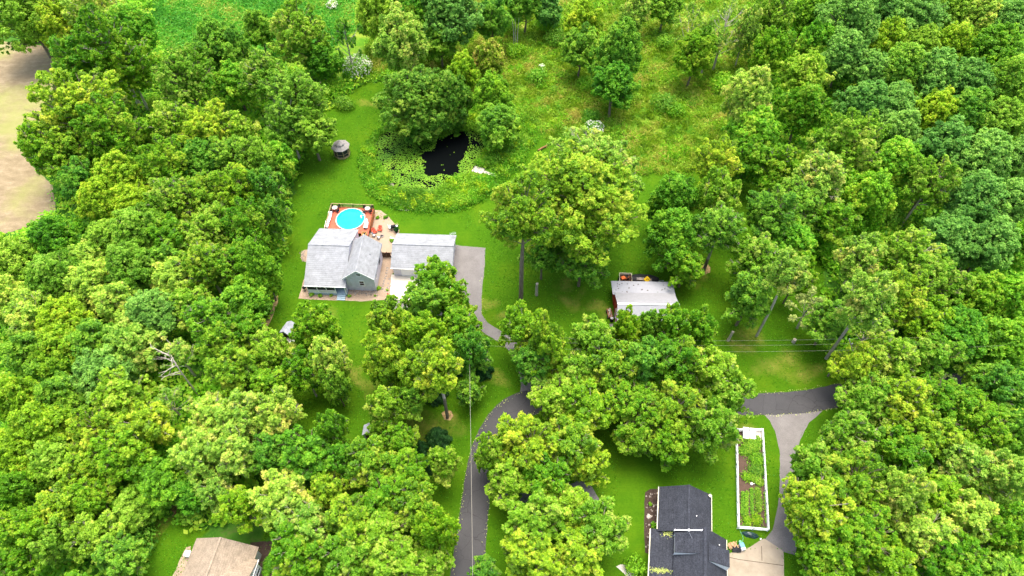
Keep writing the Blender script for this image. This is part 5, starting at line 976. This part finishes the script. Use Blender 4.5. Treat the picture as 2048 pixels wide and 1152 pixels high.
TREES = '''
45 22 62 48 dO|filling the top left corner above the straw field
112 38 44 50 oL|behind the straw field's far edge, second from the top left corner
182 22 58 42 oP|at the top edge, behind the tree with brown gaps
215 92 74 76 oR|with bare brown gaps, towering at the straw field's far right corner
262 62 50 48 dS|leaning out to the right of the big tree with brown gaps
165 130 62 46 oR|lowest shoulder of the clump at the straw field's right edge
255 140 52 50 oR|below right of the big tree with brown gaps
366 150 57 62 oQ|with rounded top below the bright green clearing, upper left
440 98 64 52 dM|with finely speckled dark crown against the bright green clearing
468 160 46 44 dS|tucked between the speckled crown and the olive tree
150 215 92 56 oL|bulging over the straw field, upper left
215 262 68 52 oR|right of the bulging field-side crown, upper left
86 296 54 56 oR|reaching furthest left over the straw field
125 300 60 52 oL|behind the long bare limb over the straw field
300 262 40 36 oR|small crown right of the shrubby gap, upper left
345 250 50 50 oQ|fresh green, below the rounded top tree
415 255 58 52 oL|between two fresh crowns, upper left
478 262 42 44 oQ|directly left of the shaded hollow, upper left
530 150 52 52 oQ|with sunny left side, just above the olive pair
590 190 62 62 oO|with many rounded heads, upper left of the gazebo
600 66 60 56 oQ|yellowish crown standing against the bright green clearing
520 60 34 40 wM|fringing the clearing left of the yellowish crown
690 66 36 52 sM|thin crown with visible stem, right of the clearing
642 118 40 34 dE|under the yellowish crown by the clearing
748 25 36 48 dO|bushy column at the top edge, right of the clearing
802 82 58 66 dP|tall blunt crown above the white flowering bush
880 84 42 36 wM|light feathery crown right of the tall blunt crown
838 198 68 66 dH@838,262|spreading maple hanging over the dark open water
898 208 50 66 dH@904,262|right half of the maple clump over the pond
866 245 50 44 dH@864,275|lowest drooping crown touching the black water
925 142 34 38 wR|feathery crown between maple clump and orange-topped tree
978 118 33 36 dG|with orange young leaves on top, behind the pond
988 190 42 48 dE|upright, at the pond's upper right
992 248 42 38 dM|at the right bank of the pond below the upright emerald one
830 10 60 42 dS|shadowy mass at the top edge behind the blunt crown
900 22 66 46 dB|broad, at the top edge above the meadow
985 40 40 42 wM|loose grassy-leaved, at the top edge left of meadow
1050 4 42 28 dM|top edge, above the meadow's upper left
1095 22 30 26 dB|top edge, left of the yellow-topped meadow tree
1165 40 42 44 wY|yellow-topped with tall bare stem, in the meadow
1160 100 42 42 wM|lower half of the tall-stemmed meadow clump
1238 100 50 62 dM|full conical crown beside the tall-stemmed meadow tree
1228 165 50 42 dE|leafy skirt at the foot of the conical meadow tree
1275 22 38 42 wP|silvery willowy, top edge above the meadow
1330 8 36 26 dM|top edge, between silvery and grey-stemmed trees
1385 42 38 50 sP|grey-stemmed thin crown, top edge right of the meadow
1388 112 42 48 wR|airy young one in the meadow under the grey-stemmed tree
1450 52 46 52 sP|with bleached bare twigs, top edge right of the meadow
1418 90 34 36 oP|between airy young and bleached-twig trees
1492 62 30 46 oP|with slanting pale branches, at the dark forest hollow
1548 30 44 48 oQ|bright column at the top edge beside the forest
1545 102 34 44 dR|darker foot of the bright column tree, forest edge
1500 200 56 66 dP|grey-leaved mound at the right end of the meadow
1508 262 54 42 dS|at the base of the grey-leaved mound
1610 150 52 52 dQ|brilliant upright crown at the forest edge
1606 220 50 50 dR|lower tiers of the brilliant upright forest-edge crown
1615 28 40 42 dE|top edge just right of the bright column
1635 80 38 44 dS|in shade between bright column and forest dome
1700 52 62 54 dB|domed crown where the forest meets the top edge
1762 22 52 40 dB|second dome along the top edge, right forest
1835 28 56 44 dB|third dome along the top edge, right forest
1905 22 48 42 dO|fourth along the top edge, right forest
1962 30 46 46 dP|fifth along the top edge, right forest
2022 38 52 48 dB|in the top right corner
1690 112 52 44 dB|left shoulder of the right forest under its top dome
1772 86 36 38 dY|round yellowish head near the top of right forest
1850 88 40 44 dO|with dark slit at its left, right forest
1905 92 44 44 dY|yellowish head by dark slit, right forest
1745 142 46 40 dB|below the round yellowish head, right forest
1990 92 56 52 dE|vivid crown under the top right corner
1808 140 54 46 dM|in the forest's heart, right of the left shoulder
1872 150 54 46 dB|in the forest's heart under the yellowish head
1938 160 50 48 dB|below the vivid top right crown
2012 165 50 50 dM|on the right edge, upper forest
1728 205 50 46 dB|lower left dome of the right forest
1790 205 50 44 dB|beside the lower left dome of right forest
1872 222 44 44 dY|lone golden crown mid right forest
1935 222 52 48 dM|right of the lone golden crown
2005 240 54 50 dO|olive mound at the right edge, above the big dark dome
1800 262 48 40 dB|just under the lone golden crown's left side
1700 282 66 56 oQ|bright fan-shaped crown projecting from the forest edge
1650 300 44 44 oQ|left wing of the bright fan-shaped crown
1890 290 58 52 dB|under the golden crown, centre of the right forest
1965 318 62 56 dB|big dome right of centre in the right forest
2030 318 48 56 dB|at the right edge beside the big dome
1790 330 56 50 dS|shaded, left of the lime tree with crooked stem
1860 368 54 56 oQ|with crooked double stem in front of the dark forest
1745 390 42 50 dS|in deep shade by the brush pile
1945 400 62 58 dB|right of the crooked-stemmed tree
2018 408 56 58 dB|right edge, level with the brush pile
1905 475 56 52 dB|above right of the big lime dome at right
1978 488 60 56 dB|between the lime dome and the right edge
2035 498 44 56 dS|on the right edge beside the lime dome
1640 355 60 50 oP|pale many-headed crown left of the brush pile
1600 405 52 46 oM|mid tier crown left of the brush pile
1668 440 46 44 oR|with long bare branch, under the brush pile's left
1560 330 48 42 oR|behind the pale many-headed crown
1500 322 42 40 oR|at the lawn's far right corner
1432 322 50 40 oL|top of the yellow-green tree right of the big crown
1440 395 46 56 oQ|right flank of the tree above the red barn
1345 400 52 54 dE|deep crown just right of the big pale crown
1352 470 56 56 dE|hanging toward the metal-roofed barn
1400 455 52 50 oM@1408,540|over the mulch-ringed trunk above the barn
1372 528 40 30 oR|lowest bough over the barn's back roof
1545 430 60 56 oM|shady middle crown right of the barn lawn
1575 480 46 44 dS|low behind the dead white snag
1195 322 92 50 oP|pale top rising behind the broad mid lawn crown
1054 428 74 72 oL@1042,600|on a tall bare trunk, left side of mid lawn
1158 405 124 104 dL|very broad single crown dominating mid lawn
1165 510 54 42 oM|low shaded crown under the broad mid lawn crown
1085 505 42 42 oM|low left crown by the tall bare trunk
1512 518 56 54 oQ|fresh crown left of the thin one, right lawn
1500 590 50 52 oM|skirt of the fresh crown beside the thin one, right lawn
1600 545 36 52 oR|slim, between the fresh and thin crowns
1615 545 44 46 oP@1513,672|thin crown on a white trunk, right lawn
1622 610 44 40 sT|lower left half of the bare-branched pair
1662 640 48 42 oM|low foliage above the leaning bare trunk
1720 520 46 50 oP|silvery top left of the big lime dome
1728 600 50 54 oP@1652,717|over the leaning bare trunk by the wires
1745 658 52 36 sP|with dead snags above the roadside lime clump
1820 510 64 50 oQ|top of the big lime dome at right
1872 560 62 60 oQ|right half of the big lime dome
1800 590 62 56 oL|front of the big lime dome
1850 645 52 42 oR|lowest front of the big lime dome
1955 590 58 54 dR|vivid, just right of the big lime dome
2020 600 46 52 dS|right edge, level with the lime dome
1925 665 62 54 dE|dense mass above the shaded road at right
2005 680 54 50 dE|right edge above the shaded road
1715 730 48 50 oL|left end of the roadside lime clump
1785 720 58 52 oQ|middle head of the roadside lime clump
1860 712 54 46 oQ|yellowish right head of the roadside lime clump
1740 800 56 54 oQ|overhanging the asphalt road's right end
1810 800 62 58 oL|centre of the roadside lime clump
1885 800 60 56 oR|right part of the roadside clump by dark road
1962 752 40 34 oM|covering the shaded road at the right
2010 775 52 44 oM|dusky crown at the right edge
1960 840 62 52 oR|below the dusky thin crown
2030 860 48 56 oM|right edge, lower forest
1698 868 62 54 oQ|yellow head of the great round driveway tree
1638 945 62 58 oQ|left head of the great round driveway tree
1702 960 72 66 oL|middle of the great round driveway tree
1630 1015 76 62 oL|lower left of the great round driveway tree
1712 1060 72 62 oR|base of the great round driveway tree
1650 1110 62 50 oR|beside the concrete slab, lower right
1800 900 56 52 oR|just right of the great round tree's yellow head
1865 880 54 50 oL|lime head left of the paler right-edge crowns
1930 925 60 56 oP|pale head near right edge, lower forest
2010 950 58 62 oP|on the right edge, lower forest
1800 990 50 62 oP|narrow plumes right of the great round tree
1872 985 58 56 oR|centre of the lower right woods
1940 1030 60 56 oP|lower right woods with bare limbs
2018 1060 54 58 oR|near the bottom right corner
1850 1070 62 56 oP|above the forked bare trunk at lower right
1780 1118 54 44 oR|at the bottom edge below the forked trunk
1900 1130 62 46 oR|at the bottom edge, lower right woods
1990 1140 58 44 oM|in the bottom right corner
655 1215 64 54 oL|just past the bottom edge, right of the tan-roofed house
780 1235 64 54 oR|just past the bottom edge, left of the road
1060 1235 64 54 oQ|just past the bottom edge, right of the road
1180 1245 62 54 oL|just past the bottom edge, between road and charcoal roof
150 1215 60 54 oR|just past the bottom left corner
1700 1225 64 54 oR|just past the bottom edge, below the great round tree
1052 655 50 52 oR|left of the clump facing the barn
1092 690 46 60 oL|beside the driveway's lower bend
1066 722 48 48 oM|over the junction of driveway and road
1185 675 52 46 oQ|left head of the clump facing the barn
1252 660 34 44 oR|slim head overlapping the barn's left front
1300 650 32 40 oM|thin head overlapping the barn's middle front
1348 648 42 46 oR|head overlapping the barn's right front
1400 660 40 46 oR|directly right of the barn front
1160 742 52 50 oQ|olive-lit, left flank of the central clump
1222 735 56 56 oL|middle left of the central clump
1290 722 56 56 oM|shaded middle of the central clump
1352 725 58 58 oR|middle right of the central clump
1428 740 56 54 oQ|right flank of the central clump, near wires
1455 790 50 46 oQ|reaching over the left end of visible road
1115 800 54 52 oQ|lower left of the central clump over the road
1185 815 56 52 oR|lower middle left of the central clump
1270 815 60 54 oR|lower middle of the central clump
1348 820 62 54 oL|lower middle right of the central clump
1425 850 56 58 oQ|above the garden's top left corner
1340 890 46 46 oR|bottom fringe of central clump over the lawn
1282 872 46 42 oL|bottom middle fringe of the central clump
1032 866 46 42 oL|left tip over the curving asphalt road
980 912 34 44 oQ|slender bough over the curving road
1062 890 62 56 oL|right of the curving asphalt road
1140 880 58 56 oL|lower left fringe of the central clump
1175 930 42 40 oL|above the grey drive patch at bottom centre
1020 960 50 46 oQ|with bright tips, by the lower road
1090 960 54 46 oR|behind the big bottom centre tree
1075 1040 64 56 oQ|left upper head of the bottom centre tree
1140 1010 54 46 oQ|top head of the bottom centre tree
1205 1055 62 54 oQ|right head of the bottom centre tree
1060 1110 62 52 oL|left bottom head of bottom centre tree
1150 1105 64 54 oL|bottom middle of bottom centre tree
872 555 48 46 oR|rising in front of the garage roof
848 602 46 46 oM|lower boughs in front of the garage door
905 598 42 42 oR|over the grey driveway beside the garage
775 645 44 48 oL|left top of the twin crown below the house
842 665 46 50 oR|middle top of the twin crown below the house
915 650 48 50 oR|right top of the twin crown below the house
945 700 42 50 oM|thin right edge of the twin crown, by driveway
770 720 48 54 oL|left side of the twin crown below the house
840 745 52 56 oL|front of the twin crown below the house
905 735 54 56 oL@895,835|above the bare trunk in the front lawn
938 782 30 30 oM|wispy low boughs right of the bare trunk
820 800 36 40 oM|low boughs left of the bare trunk
606 676 28 34 oR|small crown hiding the shed's right eave
638 655 46 50 oR|with pointed top beside the grey shed roof
652 715 44 56 oP|pale front of the pointed tree by the shed
610 745 40 46 oR|low left of the pointed tree by the shed
672 770 30 40 oM|wispy skirt of the pointed tree
540 700 46 46 oQ|left of the grey shed roof
500 665 40 40 oR|against the deep shade beside the lawn
470 740 52 50 oL|two crowns left of the grey shed roof
540 770 50 46 oR|below the grey shed roof
555 830 50 52 oP|pale plumed crown below the shed
490 830 52 52 oP|pale plumed crown left of its twin
420 830 52 50 oP|speckled, above the dark thicket at lower left
400 900 58 54 oP|speckled, over the dark thicket at lower left
470 905 54 50 oP|below the pair of plumed crowns
540 905 46 46 oM|dim, between plumed crowns and emerald sapling
662 855 34 50 oE|slim upright, in the shaded front lawn
612 915 58 48 oE|bright leafy, left of the small grey roof
680 915 40 42 oE|right part of bright leafy pair
768 812 42 46 oQ|over the small grey roof in the front lawn
757 852 24 26 oQ|tiny crown against the small blue-grey roof
800 880 40 40 oR|right of the small grey roof
745 925 54 46 oL|below the small grey roof
815 945 50 44 oR|left of the dark round spruces
885 925 38 42 oQ|hiding the largest dark round spruce
560 990 62 50 oP|pale, large head above the tan house's garden
600 1045 58 50 oP|pale, lower head right of the tan house
650 980 44 46 oL|between pale heads and bottom left lawn crown
600 1100 60 52 oR|right of the tan-roofed house
700 1040 56 50 oL|left head of the clump at bottom, left of road
765 1000 54 48 oR|upper head of the clump left of lower road
835 1010 50 50 oL|right head of the clump left of lower road
870 1060 46 52 oR|nearest the lower road on its left
760 1070 60 52 oQ|middle of the bottom clump left of road
700 1115 58 46 oQ|bottom left of the clump left of road
790 1130 60 44 oQ|bottom edge, middle of that roadside clump
860 1125 46 44 oQ|bottom edge beside the lower road's left
968 1138 32 26 oM|wispy at the bottom edge of the lower road
240 800 58 48 oQ|tall head in the lower left woods
200 860 60 54 oL|left of the tall head in lower left woods
290 850 56 52 oL|right of the tall head in lower left woods
250 915 60 50 oR|under the tall head in lower left woods
175 935 52 50 oL|left of the thicket's leaning trunk
335 800 40 36 sP|skeletal, with white dead branches
355 705 50 46 sP|skeletal, with silver dead limbs at woods edge
440 690 46 50 oL|right of the silver dead limbs
420 640 56 48 oE|glossy, at the house-side woods edge
490 600 48 46 dE|deep crown at the woods edge left of the house
380 610 50 44 oQ|pale glossy head left of the deep woods-edge crown
350 560 48 44 dP|grey dome mid left woods
300 630 56 50 dB|dull dome mid left woods
240 610 48 44 dP|dull pale dome left of the mid woods dome
120 640 58 56 dY|golden dome in the left woods
60 640 52 50 oP|left edge, beside the golden dome
20 600 44 48 dP|left edge, above the pale bushy crown
180 570 50 46 dP|soft grey crown in the left woods
110 560 58 46 dO|under the dark green field-side tree
30 520 56 48 dO|at the left edge, below the straw field
105 480 44 48 dE|at the lower corner of the straw field
120 700 56 50 dY|below the golden dome
190 690 52 48 dM|right of the second golden dome
255 690 54 50 dP|left of the silver dead limbs
130 730 44 36 dE|small bright patch among dull left woods
60 710 50 46 dM|left edge region below the golden dome
200 745 56 44 dB|dull, below the small bright patch
40 800 46 56 dY|golden crown at the left edge
85 860 56 54 dY|golden crown inward from the left edge
40 900 52 52 dY|golden crown at the left edge, lower
110 920 50 48 dO|beside the lower golden crown
120 795 48 42 dM|between golden and tall headed trees
20 985 46 56 dE|bluish-lit, on the left edge near the bottom
50 1060 56 56 oR|above the bottom left corner
30 1120 50 44 oR|in the bottom left corner
115 1020 56 52 oL|yellowish, left of the leaning dark trunk
110 1085 44 48 oO|bottom left, right of the corner trees
175 1000 50 50 oR|over the leaning dark trunk, bottom left
195 1070 52 44 oO|bottom left, near the tan house's lawn
240 1110 50 40 oM|low, bordering the tan house's lawn
265 1020 44 40 wO|grassy-leaved, above the tan house's lawn
320 960 50 40 dE|thicket crown above the tan house's lawn
385 985 38 36 dE|small thicket crown right of the brown twigs
480 1010 48 50 oR|behind the tan roof's ridge
430 975 40 38 oP|above the tan roof
245 350 54 44 dY|golden, beside the long bare limb
200 400 48 50 dY|golden, at the straw field's right edge
260 405 50 46 dY|golden, lower of the golden trio by the field
160 370 44 46 oM|shaded, behind the long bare limb
330 330 56 50 oR|fresh, right of the golden trio
400 320 52 48 dM|dusky, centre of the upper left woods
465 310 50 48 oM|dusky, left of the shaded lawn edge
520 320 44 52 oO|facing the gazebo across the lawn
340 400 52 50 oQ|fresh, lower right of the golden trio
400 390 54 52 oL|mid left woods, left of the pool
475 380 52 50 oR|woods edge, level with the pond's foot
535 370 40 46 oM|woods edge nearest the pool
280 470 62 52 dO|speckled broad crown in the left woods
215 480 52 48 dO|left of the speckled broad crown
345 470 48 46 oR|right of the speckled broad crown
420 455 54 50 oQ|woods edge, level with the pool
490 450 50 50 oR|woods edge, left of the pool deck
545 430 32 44 oM|outermost at the lawn, left of the pool
260 535 58 48 dO|broad, below the speckled crown
330 520 46 44 oM|behind the grey dome, left woods
410 530 56 50 oL|woods edge, left of the house roof
480 520 52 50 oR|outer woods edge left of the house
525 545 36 50 dE|shady tree touching the lawn left of the house
180 520 44 40 dP|pale speckled, below the field corner
560 300 34 40 wO|drooping over the lawn's left side
622 262 52 50 wO|willowy, drooping beside the gazebo
575 245 48 50 oO|behind the willowy tree by the gazebo
555 320 36 40 dS|shaded foot of the trees left of the gazebo
'''
for line in TREES.strip().split('\n'):
    q, where = line.split('|'); q = q.split()
    tree(*map(float, q[:4]), q[4], where)
